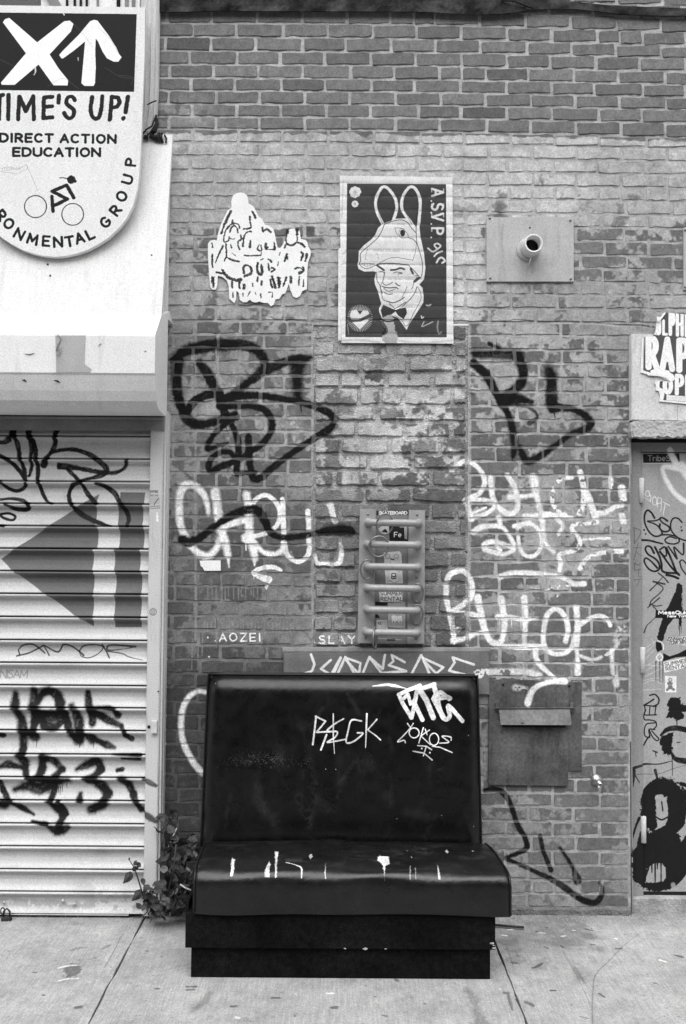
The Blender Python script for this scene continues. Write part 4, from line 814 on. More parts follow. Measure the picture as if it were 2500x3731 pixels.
gm(zP, [([(1480,1415),(1525,1428)],16), ([(465,1702),(495,1702)],14), ([(310,1520),(350,1505),(395,1475)],[8,14,6]), ([(540,1335),(560,1350)],10), ([(410,1345),(435,1360)],9), ([(790,1327),(815,1328)],9), ([(745,1200),(800,1212)],12), ([(990,1362),(1035,1360)],10), ([(420,1188),(430,1190)],9), ([(340,1218),(355,1222)],9), ([(700,1915),(760,1930)],5), ([(850,1725),(895,1755)],10), ([(1300,1640),(1320,1645)],9)], .07, .8, .1)
gm(zP, [([(640,1490),(690,1570),(740,1645)],[8,20,8])], .14, .6, .3); gm(zP, [([(1355,1455),(1400,1468)],[14,10]), ([(985,1278),(1000,1280)],9), ([(360,1230),(410,1234)],7), ([(60,1250),(100,1255)],12), ([(110,1205),(150,1203)],8), ([(545,1260),(580,1255)],7), ([(640,1210),(660,1212)],6)], .8, .75, .1)
cr = [(799,1973),(797,1800),(805,1680),(815,1600),(850,1540),(920,1475),(990,1400),(1060,1330),(1130,1275),(1200,1230),(1290,1195)]
gm(zP, [(cr, [3,3,3,3,3,3,2.6,2.4,2,1.5,1]), ([(545,1370),(600,1460),(690,1620),(790,1840)],[1.5,2,2,1.5]), ([(85,1320),(120,1400),(150,1490)],[2,3,3])], .07, .75, .05, rough=.1)
gm(zM, [([(980,1600),(930,1710),(850,1850)],[3,4,3]), ([(1010,1570),(985,1600)],2)], .08, .7, .05, rough=.2)
m_conc = mk('brushed_concrete', .35, .9, .15, grain_amt=.27, brush=((150, 8, 1), .13), streak=((9, 6, 1), .25, .58), noise=((2.2, .14), (11, .14), (45, .13), (120, .14)), bump=(160, .6, .003), layers=(gr,))
m_soil = mk('joint_dirt', .17, .95, .1, noise=((80, .4),))
gd = bpy.data.meshes.new('ground'); gd.from_pydata([(-150,-150,-.02),(150,-150,-.02),(150,12,-.02),(-150,12,-.02)], [], [(0,1,2,3)])
go = link('ground', gd, m_soil); go['kind'] = 'structure'
pv = bpy.data.objects.new('pavement', None); COL.objects.link(pv); pv['kind'] = 'structure'
def slab(x0, x1, y0, y1):
    bm = bmesh.new(); n = 40; nx_ = max(2, int((x1-x0)/.1)); V_ = []
    for j in range(n+1):
        t = j/n; y = y0+(y1-y0)*t; j0 = random.uniform(-.0035, .0035); j1 = random.uniform(-.0035, .0035)
        V_.append([bm.verts.new((x0+j0+(x1-x0+j1-j0)*i/nx_, y, 0)) for i in range(nx_+1)])
    for j in range(n):
        for i in range(nx_): bm.faces.new((V_[j][i], V_[j][i+1], V_[j+1][i+1], V_[j+1][i]))
    ed = [e for e in bm.edges if len(e.link_faces) == 1]; r = bmesh.ops.extrude_edge_only(bm, edges=ed)
    for v in [g_ for g_ in r['geom'] if isinstance(g_, bmesh.types.BMVert)]: v.co.z -= .02
    return bm_obj('paving_slab', bm, m_conc, pv)
J0, J1, gap = -.898, .672, .0034
slab(-2.6, J0-gap, -2.4, .3); slab(J0+gap, J1-gap, -2.4, .08); slab(J1+gap, 2.5, -2.4, .3)
for x0_, x1_ in ((-2.6, J0-gap), (J0+gap, J1-gap), (J1+gap, 2.5)): slab(x0_, x1_, -4.1, -2.409)
m_asph = mk('asphalt', .05, .9, .2, noise=((4, .2), (200, .4)), bump=(150, .6, .005))
rd = bpy.data.meshes.new('road'); rd.from_pydata([(-150,-16,-.016),(150,-16,-.016),(150,-4.26,-.016),(-150,-4.26,-.016)], [], [(0,1,2,3)]); r_ = link('road', rd, m_asph); r_['kind'] = 'structure'
kb = box('kerb', -40, 40, -4.25, -4.11, -.1, .0, m_conc, None, .01); kb['kind'] = 'structure'

# plain fronts carrying on to either side of the picture
m_adj = mk('adjoining_brick', .2, .9, .2, noise=((3, .2), (30, .2)))
aw = bpy.data.objects.new('adjoining_fronts', None); COL.objects.link(aw); aw['kind'] = 'structure'
box('front', 2.36, 9, .03, .4, -.02, 6.0, m_adj, aw, 0); box('front', -9, -2.31, -.05, .4, -.02, 6.0, m_adj, aw, 0); box('front', 1.96, 2.4, .03, .4, 2.35, 6.0, m_adj, aw, 0)
# the street's other side: unseen fronts added to block low sky and darken reflections
m_opp = mk('added_opposite_brick', .16, .9, .2, noise=((2, .2), (30, .2)), bump=None); m_oppg = mk('added_opposite_glass', .03, .15, .5, noise=(), bump=None)
op = bpy.data.objects.new('added_opposite_houses', None); COL.objects.link(op); op['kind'] = 'structure'
box('front', -45, 45, -26, -17.5, -.02, 11.5, m_opp, op, 0); box('added_cornice', -45, 45, -17.48, -17.0, 11.1, 11.7, m_opp, op, .02)  # added unseen front and its cornice
for i in range(-12, 13):
    for j in range(3): box('window', i*3.4-.6, i*3.4+.6, -17.52, -17.44, 1.2+j*3.4, 3.2+j*3.4, m_oppg, op, 0)  # windows of the added unseen front

# ================================================================== booth seat
bk_b, bk_t = np.array([-.222, .36]), np.array([-.150, 1.118]); bdir = (bk_t-bk_b)/np.linalg.norm(bk_t-bk_b); bn = np.array([0, -bdir[1], bdir[0]]); bp0 = (0, bk_b[0], bk_b[1])
bv = Canvas('marker_tags', -.68, .68, .3, 1.2, .0011, lambda x, y: (lambda p: (p[0], p[2]))(HP(x, y, bp0, bn)))
def bs(z, lst, v=.72, al=.95, soft=.05):
    for pts, w in lst: bv.stroke(z(pts), w/2.24 if np.isscalar(w) else [a/2.24 for a in w], v, al, soft, curve=len(pts) > 4, rough=.06)
bs(zK, [([(565,965),(650,925),(740,895)],30), ([(575,985),(600,1040),(668,1150)],32), ([(668,1150),(690,1060),(715,920)],32), ([(590,1010),(640,960),(660,1040),(690,1010)],26), ([(690,1030),(757,1168)],34), ([(720,925),(860,885)],30), ([(735,925),(790,1010),(845,1150)],42), ([(850,890),(872,960),(850,1000),(930,1155)],38),
        ([(855,1000),(970,985),(975,1000),(905,945),(885,990),(900,1080),(940,1165),(980,1140),(970,1055),(1085,1180)],32)])
bs(zK, [([(350,898),(480,886),(560,900),(625,916)],[4,18,20,5])], .7, .8, .1)
bs(zJ, [([(1325,1140),(1312,1260),(1298,1370)],14), ([(1320,1140),(1402,1180),(1330,1270),(1425,1265)],12), ([(1550,1160),(1480,1200),(1415,1260),(1495,1265),(1480,1310),(1418,1352),(1560,1328)],[10,12,14,12,12,10,12]), ([(1465,1120),(1465,1300),(1475,1445)],[9,10,4]), ([(1410,1290),(1365,1412)],14)])
bs(zK, [([(260,1178),(180,1172),(152,1260),(138,1352),(200,1342),(272,1280),(228,1274)],12), ([(305,1120),(300,1250),(294,1395)],[13,12,5]), ([(386,1165),(312,1250),(380,1298),(416,1332)],[12,9,9,10])])
bs(zK, [([(635,1198),(660,1232)],9), ([(682,1198),(655,1240),(600,1300),(555,1347),(608,1335),(618,1354)],9), ([(765,1233),(728,1357)],9), ([(815,1252),(745,1300),(822,1372)],8), ([(780,1245),(795,1290)],8), ([(992,1337),(985,1310),(918,1305),(972,1352),(898,1360)],9), ([(838,1385),(900,1393),(1000,1437)],8), ([(718,1378),(790,1385),(832,1412)],9), ([(787,1390),(765,1462)],8), ([(680,1424),(770,1440),(836,1496)],9)])
bv.circle(zK([(690,1275)])[0], 18, 3.8, .8); bv.circle(zK([(852,1328)])[0], 17, 3.4, .8, ry=22)
for q_ in zK([(752,1403),(818,1437)]): bv.stroke([q_], 6, .8)
for i in range(90):                             # dust, rub marks and fine scratches
    x_, y_ = random.uniform(770, 1740), random.uniform(2510, 3020); d_ = random.uniform(20, 150); a_ = random.gauss(1.4, .5)
    bv.stroke([(x_, y_), (x_+d_*math.cos(a_)*.5, y_+d_*math.sin(a_)*.5), (x_+d_*math.cos(a_)+random.uniform(-8, 8), y_+d_*math.sin(a_))], random.choice([1.2, 2, 14, 30]), .05, random.uniform(.05, .16), .4, .2)
for i in range(420):                            # scuffed patch
    a = random.gauss(0, 1); b = random.gauss(0, .45); bv.stroke([zJ([(850+a*170, 1490+b*70+abs(a)*10)])[0]], random.uniform(1.5, 3.0), .11, random.uniform(.1, .6))
for x_, y_ in [(1485,1572),(60+1344,1570),(500,880)]: bv.stroke([zJ([(x_,y_)])[0]], 3, .5, .8)
for x_, y_ in [(550,1975),(915,1950),(1180,2048),(1135,1300)]: bv.stroke([zK([(x_,y_)])[0]], 3, .5, .8)
tv_ = Canvas('seat_tears', -.62, .72, -.70, -.15, .0012, lambda x, y: (lambda p: (p[0], p[1]))(G(x, y, .437)), axes='XY')
for i in range(70):                             # dust and creases on the cushion
    x_, y_ = random.uniform(740, 1820), random.uniform(3060, 3150); d_ = random.uniform(20, 120)
    tv_.stroke([(x_, y_), (x_+d_*.5, y_+random.uniform(-8, 8)), (x_+d_, y_+random.uniform(-12, 12))], random.choice([1.5, 2, 12, 26]), .06, random.uniform(.05, .18), .4, .2)
for z_, pl in [(zN,[(435,398),(462,412),(448,480),(420,487),(430,440)]),(zN,[(740,412),(750,440),(736,530),(715,532),(704,470)]),(zN,[(785,342),(817,345),(806,420),(795,518),(780,520),(790,420)]),(zN,[(1072,355),(1086,352),(1097,376),(1076,402),(1062,378)]),(zN,[(1195,432),(1207,515),(1192,490)]),(zN,[(490,545),(505,545),(510,572)]),
               (zO,[(278,372),(300,360),(293,345),(305,362),(370,365),(382,420),(345,437),(336,498),(320,430),(280,395)]),(zO,[(765,436),(797,500),(791,542),(768,482)]),(zO,[(830,315),(845,303),(862,325),(850,342)]),(zO,[(587,455),(596,455),(596,505)]),(zO,[(544,440),(552,440),(552,502),(542,498)]),(zO,[(553,358),(565,362),(560,376)]),(zO,[(514,303),(524,310),(524,320)]),(zO,[(1040,320),(1065,322),(1062,333)])]:
    tv_.poly(z_(pl), .55, 1, edge=4); tv_.stroke(z_(pl+pl[:1]), 1.6, .02, .6, curve=False)
tv_.stroke(zN([(878,424),(940,438),(1000,460),(1005,485)]), [3,4,6,3], .8); tv_.stroke(zN([(412,421),(440,418),(478,423)]), 2, .02); tv_.stroke(zN([(760,468),(785,460)]), 5, .01)
tv_.a[:int((-.662-tv_.v0)/tv_.res)] = 0
m_vin = mk('black_vinyl', .0036, .30, .36, grain_amt=.3, noise=((5, .5), (22, .4), (90, .3)), bump=(14, .16, .008), layers=(bv,), rough_var=.07)
m_vseat = mk('black_vinyl_seat', .0050, .31, .44, grain_amt=.3, noise=((5, .5), (22, .4), (90, .3)), bump=(11, .22, .012), layers=(tv_,), rough_var=.06)
m_pipe = mk('vinyl_piping', .005, .42, .35, noise=((200, .2),), bump=None)
m_base = mk('black_laminate', .0065, .55, .3, grain_amt=.4, noise=((5, .5), (40, .4), (120, .5)), bump=(50, .15, .002))
m_chip = mk('chipped_edge', .45, .8, .2, noise=((120, .4),))
bench = thing('booth_seat', 'black vinyl restaurant booth seat standing against the brick wall', 'bench')
# backrest panel
W0, W1 = -.612, .622; xb0, xb1 = -.624, .628; H = np.linalg.norm(bk_t-bk_b); nx_, nz_ = 70, 50
def dens(n): t = np.linspace(-1, 1, n+1); return np.sign(t)*(1-(1-np.abs(t))**1.9)
def back_pt(u, v, grow=0.0):                     # u,v in -1..1
    hw = .5; t = (v+1)/2; xl = xb0+(W0-xb0)*t; xr_ = xb1+(W1-xb1)*t
    x = (xl+xr_)/2+u*(xr_-xl)/2; s = t*H
    eu = (1-abs(u))*(xr_-xl)/2; ev = (1-v)/2*H; R_ = .078
    sink = 0
    for e in (eu, ev):
        if e < R_: k_ = 1-e/R_; sink += .046*(1-math.sqrt(max(0, 1-k_*k_)))+.008*k_*k_
    bulge = .010*(1-u**4)*(1-(2*t-1)**4)+.0018*math.sin(u*5+v*2)*math.sin(v*4+1)
    return np.array([x, bk_b[0]+bdir[0]*s, bk_b[1]+bdir[1]*s])+bn*(bulge-min(sink, .058))
bm = bmesh.new(); V_ = [[bm.verts.new(back_pt(u, v).tolist()) for u in dens(nx_)] for v in dens(nz_)]
for j in range(nz_):
    for i in range(nx_): bm.faces.new((V_[j][i], V_[j][i+1], V_[j+1][i+1], V_[j+1][i]))
ba = bm_obj('backrest', bm, m_vin, bench, True)
def edge_loop(off, back):
    P_ = []
    for v in np.linspace(-1, 1, 14): P_.append(back_pt(-1, v))
    for u in np.linspace(-1, 1, 22)[1:]: P_.append(back_pt(u, 1))
    for v in np.linspace(1, -1, 14)[1:]: P_.append(back_pt(1, v))
    c = np.array([0, -.18, .74]); out = []
    for p_ in P_:
        d_ = np.array([p_[0]-c[0], 0, p_[2]-c[2]]); q_ = p_.copy()
        q_[0] += off*np.sign(d_[0])*(abs(d_[0]) > .59); q_[2] += off*(p_[2] > 1.08); q_ = q_-bn*back; out.append(q_.tolist())
    return out
tube('piping', edge_loop(.004, -.002), .0058, m_pipe, ba, 8)
tube('piping', edge_loop(.006, .075), .0058, m_pipe, ba, 8)
A_ = edge_loop(.001, .0); B_ = edge_loop(.003, .075); bm = bmesh.new()
a_ = [bm.verts.new(p_) for p_ in A_]; b_ = [bm.verts.new(p_) for p_ in B_]
for i in range(len(a_)-1): bm.faces.new((a_[i], b_[i], b_[i+1], a_[i+1]))
bm.faces.new(b_); bm_obj('back_shell', bm, m_vin, bench, True)
# seat cushion
prof = [(-.246,.34),(-.249,.402),(-.262,.4165),(-.30,.4225),(-.37,.430),(-.46,.4345),(-.54,.4350),(-.592,.4335),(-.622,.4300),(-.643,.4235),(-.657,.4135),(-.666,.399),(-.671,.380),(-.672,.34),(-.672,.30),(-.671,.272),(-.668,.264),(-.655,.262)]
bm = bmesh.new(); R_ = []; nn_ = 80
hb = fbm(16, 120, [5, 14], [1, 1])
for i in range(nn_+1):
    u = i/nn_; ring = []
    for j, (y, zz) in enumerate(prof):
        t = np.clip((-y-.246)/.42, 0, 1); xl = -.592+.017*t; xr_ = .634+.035*t; x = xl+(xr_-xl)*u
        e = min(u, 1-u)*(xr_-xl); k_ = max(0, 1-e/.05); top = 1 <= j < 12
        dz = 0
        if top:
            dz += -.005*k_*k_+.005*math.sin(u*6.2+.6)*math.sin(3.1*t)+.0025*math.sin(u*17+j)+.010*math.exp(-((u-.46)/.07)**2)*max(0, 1-t*2.2)-.003*math.exp(-((u-.97)/.1)**2)*t
            dz += (-.009*math.exp(-((u-.0)/.12)**2))*(1-t)
        dy = (-.003*math.sin(u*7+1)-.002*math.sin(u*19)) if j > 10 else 0
        if j >= 15: dz += -.003*math.sin(u*6+.5)-.002*math.sin(u*15)
        zr = -.004*u
        ring.append(bm.verts.new((x, y+dy+.004*k_*k_*(1 if j > 10 else 0), zz+dz+zr)))
    R_.append(ring)
for A, B in zip(R_[:-1], R_[1:]):
    for j in range(len(prof)-1): bm.faces.new((A[j], B[j], B[j+1], A[j+1]))
for r_, f in ((R_[0], 1), (R_[-1], -1)):
    c_ = [bm.verts.new((r_[0].co.x, -.246, .262))]; bm.faces.new((r_+c_)[::f])
left_loop = [tuple(v.co) for v in R_[0]]; right_loop = [tuple(v.co) for v in R_[-1]]
se = bm_obj('seat', bm, m_vseat, bench, True)
tube('piping', left_loop[1:16], .0048, m_pipe, se, 7); tube('piping', right_loop[1:16], .0048, m_pipe, se, 7)
me = se.data
# base and kick board
box('base_box', -.611, .613, -.652, -.06, .124, .262, m_base, bench, .003)
box('side_panel', -.611, -.600, -.64, -.06, .258, .300, m_base, bench, .002)
box('kick_board', -.590, .596, -.631, -.06, .001, .1235, m_base, bench, .002)
for x_, y_, zz, s_ in [(.600,-.6525,.150,.010),(.607,-.6525,.132,.008),(.10,-.6525,.126,.012),(.02,-.6525,.126,.006),(.18,-.6525,.126,.005),(.606,-.6525,.142,.006)]:
    bm = bmesh.new(); pts = [bm.verts.new((x_+s_*math.cos(a)*random.uniform(.5, 1.1), y_, zz+s_*.5*math.sin(a)*random.uniform(.4, 1))) for a in np.linspace(0, 6.28, 8, endpoint=False)]
    c_ = bmesh.ops.extrude_face_region(bm, geom=[bm.faces.new(pts)]); 
    for v in [g_ for g_ in c_['geom'] if isinstance(g_, bmesh.types.BMVert)]: v.co.y += .0006
    bm_obj('chip', bm, m_chip, bench)
# rod lying behind the seat
p0, p1 = G(1800, 3370, .012), G(1910, 3379, .012); tag(tube('iron_rod', [p0.tolist(), p1.tolist()], .0055, m_lock, None, 8), 'short dark rod lying on the pavement at the right end of the booth seat', 'rod')

# ================================================================== things fixed to the wall
# bike rack panel with six bars
rack_uv = lambda x, y: (lambda p: (p[0], p[2]))(P(x, y, -.03))
rc = Canvas('rack_stickers', .02, .42, 1.15, 1.95, .0008, rack_uv)
rc.poly(zS([(362,95),(880,92),(880,162),(362,165)]), .03, 1); rc.text('SKATEBOARD', zS([(398,150)])[0], 10, 2.6, .75, 1, xs=1.35, gap=.9)
rc.poly(zS([(362,165),(880,162),(865,2230),(330,2225)]), .2, .9)
rc.poly(zS([(555,300),(820,300),(870,340),(868,680),(575,685)]), .02, 1); rc.stroke(zS([(575,318),(810,322),(815,540)]), 1.6, .5, curve=False); rc.poly(zS([(815,325),(855,355),(855,560),(815,540)]), .4, .8); rc.text('Fe', zS([(645,515)])[0], 17, 2.6, .85, 1, xs=1.2); rc.stroke(zS([(735,357),(800,355)]), 1.8, .5); rc.stroke(zS([(575,668),(870,668)]), 2, .5)
rc.poly(zS([(390,320),(420,300),(560,305),(560,460),(430,470),(385,400)]), .4, 1); rc.poly(zS([(400,300),(580,305),(520,325),(440,320)]), .02, 1); rc.poly(zS([(440,430),(500,380),(540,430),(530,450)]), .02, 1); rc.stroke(zS([(385,370),(440,330)]), 3, .02)
rc.poly(zS([(475,765),(730,745),(760,790),(785,1260),(510,1262),(490,1000)]), .62, 1)
for x_, y_ in [(540,830),(680,830)]: rc.circle(zS([(x_,y_)])[0], 8, 1.4, .12)
for i in range(46): rc.stroke([zS([(random.uniform(490,765), random.uniform(770,1250))])[0]], random.uniform(1.5, 3.5), .15, .6)
rc.poly(zS([(575,1060),(660,1035),(700,1160),(705,1230),(640,1255),(570,1220)]), .75, 1); rc.text('CB', zS([(600,1100)])[0], 16, 3.4, .06, 1, xs=.9, ang=-88); rc.stroke(zS([(590,870),(640,880)]), 5, .08); rc.stroke(zS([(570,1215),(640,1250),(700,1225)]), 1.8, .1)
rc.poly(zS([(405,1388),(775,1388),(780,1555),(412,1558)]), .72, 1); rc.text('SUMMER', zS([(425,1450)])[0], 13, 2.4, .06, 1, xs=1.18, gap=1.4); rc.text('RENTAL', zS([(430,1540)])[0], 13, 2.4, .06, 1, xs=1.25, gap=1.5)
rc.poly(zS([(338,1555),(545,1570),(520,1620),(340,1615)]), .02, 1); rc.poly(zS([(548,1580),(820,1560),(820,1990),(548,1960)]), .42, .9); rc.poly(zS([(600,1790),(640,1770),(690,1790),(760,1780),(775,1850),(770,1900),(730,1905),(690,1850),(650,1905),(610,1900)]), .8, 1)
for x_, y_ in [(635,1885),(742,1885)]: rc.stroke([zS([(x_,y_)])[0]], 5, .04)
rc.stroke(zS([(560,1780),(560,1955),(808,1960),(808,1780)]), 1.5, .6, curve=False); rc.poly(zS([(340,1760),(385,1760),(415,1820),(342,1818)]), .02, 1); rc.poly(zS([(360,1850),(532,1850),(545,2010),(360,2015)]), .6, 1); rc.text('KZ', zS([(385,1920)])[0], 8, 2, .1, 1); rc.stroke(zS([(380,1885),(520,1880)]), 1.3, .3)
rc.stroke(zS([(370,2145),(750,2170)]), 2.5, .55, .8); rc.poly(zS([(525,2155),(660,2155),(660,2190),(525,2190)]), .03, .8)
m_rackp = mk('rack_grey_paint', .31, .45, .4, noise=((20, .12), (400, .14)), bump=(120, .15, .001))
m_rackc = mk('rack_centre_panel', .2, .5, .4, noise=((20, .12), (400, .14)), bump=None, layers=(rc,))
m_bar = mk('bar_grey_paint', .29, .36, .5, noise=((20, .12), (400, .14)), bump=(60, .1, .001))
m_ring = mk('steel_ring', .22, .35, .5, .6, noise=((60, .2),), bump=None)
rack = thing('wall_lock_panel', 'grey steel wall panel with six horizontal bars, hanging rings and stickers', 'rack')
prism('centre_panel', [P(*q_, -.030) for q_ in zS([(350,95),(890,95),(868,2232),(322,2228)])], .03, m_rackc, rack)
for c_ in ([(95,62),(355,66),(325,2228),(58,2224)], [(882,80),(1147,84),(1130,2236),(855,2232)]): prism('side_plate', [P(*q_, -.042) for q_ in zS(c_)], .045, m_rackp, rack, .002)
for x_, y_ in [(225,145),(1015,155),(1012,1160),(185,2135),(1000,2150)]:
    q_ = zS([(x_, y_)])[0]; screw(rack, q_[0], q_[1], -.042, .0055, m_ring, 'bolt')
def bar(xl, xr2, yb_, droop=0.0, lift=0.0):
    a, b = zS([(xl, yb_+lift)])[0], zS([(xr2, yb_+lift+12)])[0]; r = .0165
    pa, pb = P(*a, -.04), P(*b, -.04); Yo = -.098; k_ = .026; pts = []
    pts += [pa, pa+np.array([0, -.03, 0])]
    for t in np.linspace(0, math.pi/2, 6)[1:]: pts.append(np.array([pa[0]+k_*(1-math.cos(t)), -.07-(-.07-Yo)*math.sin(t)*-1*-1, pa[2]]))
    for t in np.linspace(math.pi/2, 0, 6)[:-1]: pts.append(np.array([pb[0]-k_*(1-math.cos(t)), -.07-(-.07-Yo)*math.sin(t), pb[2]]))
    pts += [pb+np.array([0, -.03, 0]), pb]
    o_ = tube('bar', [p_.tolist() for p_ in pts], r, m_bar, rack, 16)
    for p_ in (pa, pb): lathe('collar', p_+np.array([0, -.002, 0]), [(0, .021), (.004, .021), (.006, .018)], (0, -1, 0), m_bar, o_, 18)
    return pa, pb
for xl, xr2, yb_ in [(232,1030,285),(215,1022,632),(215,1018,985),(212,1018,1325),(212,1010,1672),(200,1005,2030)]: bar(xl, xr2, yb_)
for x_, y_, rx_, rz_, Y_, tw in [(495,308,30,38,-.104,.15),(402,668,36,38,-.108,.1),(213,1038,25,36,-.072,0),(1020,1412,22,34,-.06,0),(1010,1760,23,36,-.06,0)]:
    p_ = P(*zS([(x_, y_)])[0], Y_); torus('ring', p_, rz_*.00127, .0044, m_ring, rack, rx=rx_*.00127, rz=tw, tilt=.22)
p_ = P(*zS([(338, 2140)])[0], -.10); torus('ring', p_, .049, .0044, m_ring, rack, rx=.046, rz=1.35)

# vent plate with pipe stub
m_plate = mk('galvanised_plate', .44, .5, .4, streak=((22, 3, 3.5), .28, .54), noise=((9, .08), (400, .12)), bump=(20, .1, .002))
m_pipew = mk('white_pipe', .70, .4, .4, noise=((30, .06),), bump=None)
vp = thing('vent_plate', 'square light metal plate with a stubby white pipe poking out', 'vent plate')
prism('plate', rect(1773, 791, 2091, 1026, -.007), .012, m_plate, vp, .001)
for x_, y_ in [(1785,795),(2078,803),(1787,1013),(2080,1016)]: screw(vp, x_, y_, -.007, .006, m_ring)
p_ = P(1931, 830, -.007); lathe('hole', p_, [(0, .0045), (.0006, .0045)], (0, -1, 0), m_dark, vp, 10)
c_ = P(1929, 908, -.006); ax = Vector((.03, -1, -.02)).normalized(); R0 = .0445
pi_ = lathe('pipe', c_, [(-.004, R0), (.085, R0), (.088, R0-.002), (.087, R0-.009), (.03, R0-.010), (-.03, R0-.010)], ax, m_pipew, vp, 32)
lathe('bore_shade_disc', c_+np.array([.0, -.002, 0]), [(0, R0-.0102), (.03, R0-.0102)], ax, m_dark, vp, 24)  # dark disc stands in for the shade inside the pipe
lathe('collar', c_+np.array([-.006, 0, -.004]), [(0, R0+.012), (.006, R0+.012), (.010, R0+.003)], (0, -1, 0), m_plate, vp, 28)
tube('tie', [P(1935, 938, -.06).tolist(), P(1930, 955, -.05).tolist(), P(1924, 968, -.03).tolist()], .003, m_pipew, vp, 6)
# neighbouring plate at the frame edge
np_ = thing('edge_plate', 'light metal plate screwed to the bricks, cut off by the picture edge', 'plate')
prism('plate', rect(2491, 828, 2790, 1056, -.006), .010, m_plate, np_, .001); screw(np_, 2497, 838, -.006, .006, m_ring); screw(np_, 2497, 1045, -.006, .006, m_ring)

# mail slot plates
m_mail = mk('rusted_dark_plate', .10, .6, .4, streak=((14, 3, 3), .45, .5), noise=((7, .45), (60, .25), (400, .25)), bump=(40, .3, .002), layers=(graf,))
m_flap = mk('flap_steel', .16, .55, .4, noise=((8, .3), (60, .2), (400, .2)), bump=(40, .2, .002))
ml = thing('letter_plate', 'dark stained steel letter plate with a hinged flap right of the booth seat', 'letter plate')
prism('back_plate', rect(1795, 2486, 2120, 2811, -.004), .008, m_mail, ml, .001)
prism('front_plate', [P(1783,2477,-.014), P(2072,2480,-.014), P(2070,2864,-.014), P(1780,2860,-.014)], .009, m_mail, ml, .001)
for q_ in zL([(75,1220),(615,1232)]): lathe('screw_hole', P(*q_, -.0145), [(0, .006), (.001, .006)], (0, -1, 0), m_dark, ml, 10)
tl, tr_ = P(1818, 2582, -.026), P(2076, 2580, -.026); bl, br = P(1825, 2641, -.052), P(2083, 2642, -.052)
bm = bmesh.new(); a_ = [bm.verts.new(p_.tolist()) for p_ in (tl, tr_, br, bl)]; f_ = bm.faces.new(a_); r_ = bmesh.ops.extrude_face_region(bm, geom=[f_])
for v in [g_ for g_ in r_['geom'] if isinstance(g_, bmesh.types.BMVert)]: v.co.y += .005
fl = bm_obj('flap', bm, m_flap, ml); lathe('rivet', P(*zL([(232,1527)])[0], -.049), [(0, .006), (.004, .005)], (0, -1, -.3), m_flap, fl, 10)
for x_ in (1806, 2078): prism('hinge', rect(x_, 2562, x_+12, 2592, -.024), .012, m_mail, ml, .001)
tube('hinge_pin', [P(1803, 2581, -.027).tolist(), P(2092, 2579, -.027).tolist()], .0045, m_mail, ml, 8)
box('slot', P(1830,2620,-.0145)[0], P(2060,2620,-.0145)[0], -.0155, -.0142, P(1900,2650,-.0145)[2], P(1900,2600,-.0145)[2], m_dark, ml, 0)

# spigot
m_brass = mk('chromed_brass', .5, .28, .5, .85, noise=((60, .2),), bump=None)
sp_ = thing('wall_spigot', 'small metal water tap low on the wall beside the door', 'tap')
c_ = P(*zL([(838,1998)])[0], -.001); lathe('escutcheon', c_, [(0, .028), (.004, .027), (.012, .016), (.016, .013)], (0, -1, 0), m_brass, sp_, 20)
e_ = P(*zL([(862,2028)])[0], -.05); tube('body', [c_.tolist(), (c_*.5+e_*.5).tolist(), e_.tolist()], [.010, .011, .0105], m_brass, sp_, 12)
tube('spout', [e_.tolist(), (e_+np.array([-.003, -.004, -.018])).tolist(), (e_+np.array([-.005, -.005, -.034])).tolist()], [.0095, .0105, .0125], m_brass, sp_, 12)
lathe('stem', e_+np.array([0, -.008, 0]), [(0, .010), (.006, .010), (.007, .004), (.008, .003)], (0, -1, 0), m_brass, sp_, 14); lathe('stem_hole', e_+np.array([0, -.0165, 0]), [(0, .0045), (.0005, .0045)], (0, -1, 0), m_dark, sp_, 8)

# ================================================================== papers on the wall
m_paperedge = None
def on_bricks(Y0):                              # paper sinks a little over every mortar joint
    def f(u, v, p):
        dx_, dy_ = to_photo(np.array(p[0]), np.array(p[2])); S = float(dy_)*DS; xs_ = float(dx_)*DS; k_ = 0; best = 1e9
        for k in range(0, 40):
            best = min(best, abs(course(k, xs_)-S))
        return Y0+.0022*math.exp(-(best/6.0)**2)+.0006*math.sin(u*9+v*7)
    return f
pc = Canvas('poster_print', -.05, .60, 2.55, 3.5, .0009, wall_uv)
BG = .055; PW = .66
pc.poly(zR([(155,175),(1410,185),(1418,2128),(133,2125)]), BG, 1)
body = [(605,690),(550,740),(510,830),(460,890),(370,960),(305,1030),(300,1120),(300,1160),(285,1200),(300,1260),(370,1295),(490,1290),(525,1300),(500,1390),(510,1460),(545,1540),(570,1640),(590,1700),(560,1760),(560,1800),(600,1890),(720,1850),(800,1880),(850,1950),(910,2035),(940,1960),(1010,1860),(1120,1690),(1125,1600),(1110,1500),(1070,1460),(1130,1390),(1148,1250),(1130,1060),(1085,850),(1070,700),(1000,740),(900,620),(780,625),(690,660)]
pc.poly(zR(body), PW, 1)
for ear in ([(610,690),(560,600),(520,480),(525,360),(580,250),(630,220),(690,260),(760,360),(785,470),(770,560),(735,660)], [(1000,720),(940,640),(870,540),(845,460),(860,350),(910,260),(970,220),(1030,260),(1075,360),(1080,480),(1070,620),(1050,760)]): pc.stroke(zR(ear), 11, PW, 1)
lw = 2.8
def pl_(pts, w=lw, v=.035, al=.95): pc.stroke(zR(pts), w, v, al, rough=0)
pl_([(605,690),(560,570),(550,430),(590,310),(635,260),(690,310),(735,420),(745,500),(720,600),(700,665)], 1.3); pl_([(980,700),(920,590),(870,490),(885,370),(930,280),(965,250),(1020,310),(1045,430),(1040,560),(1020,680)], 1.3)
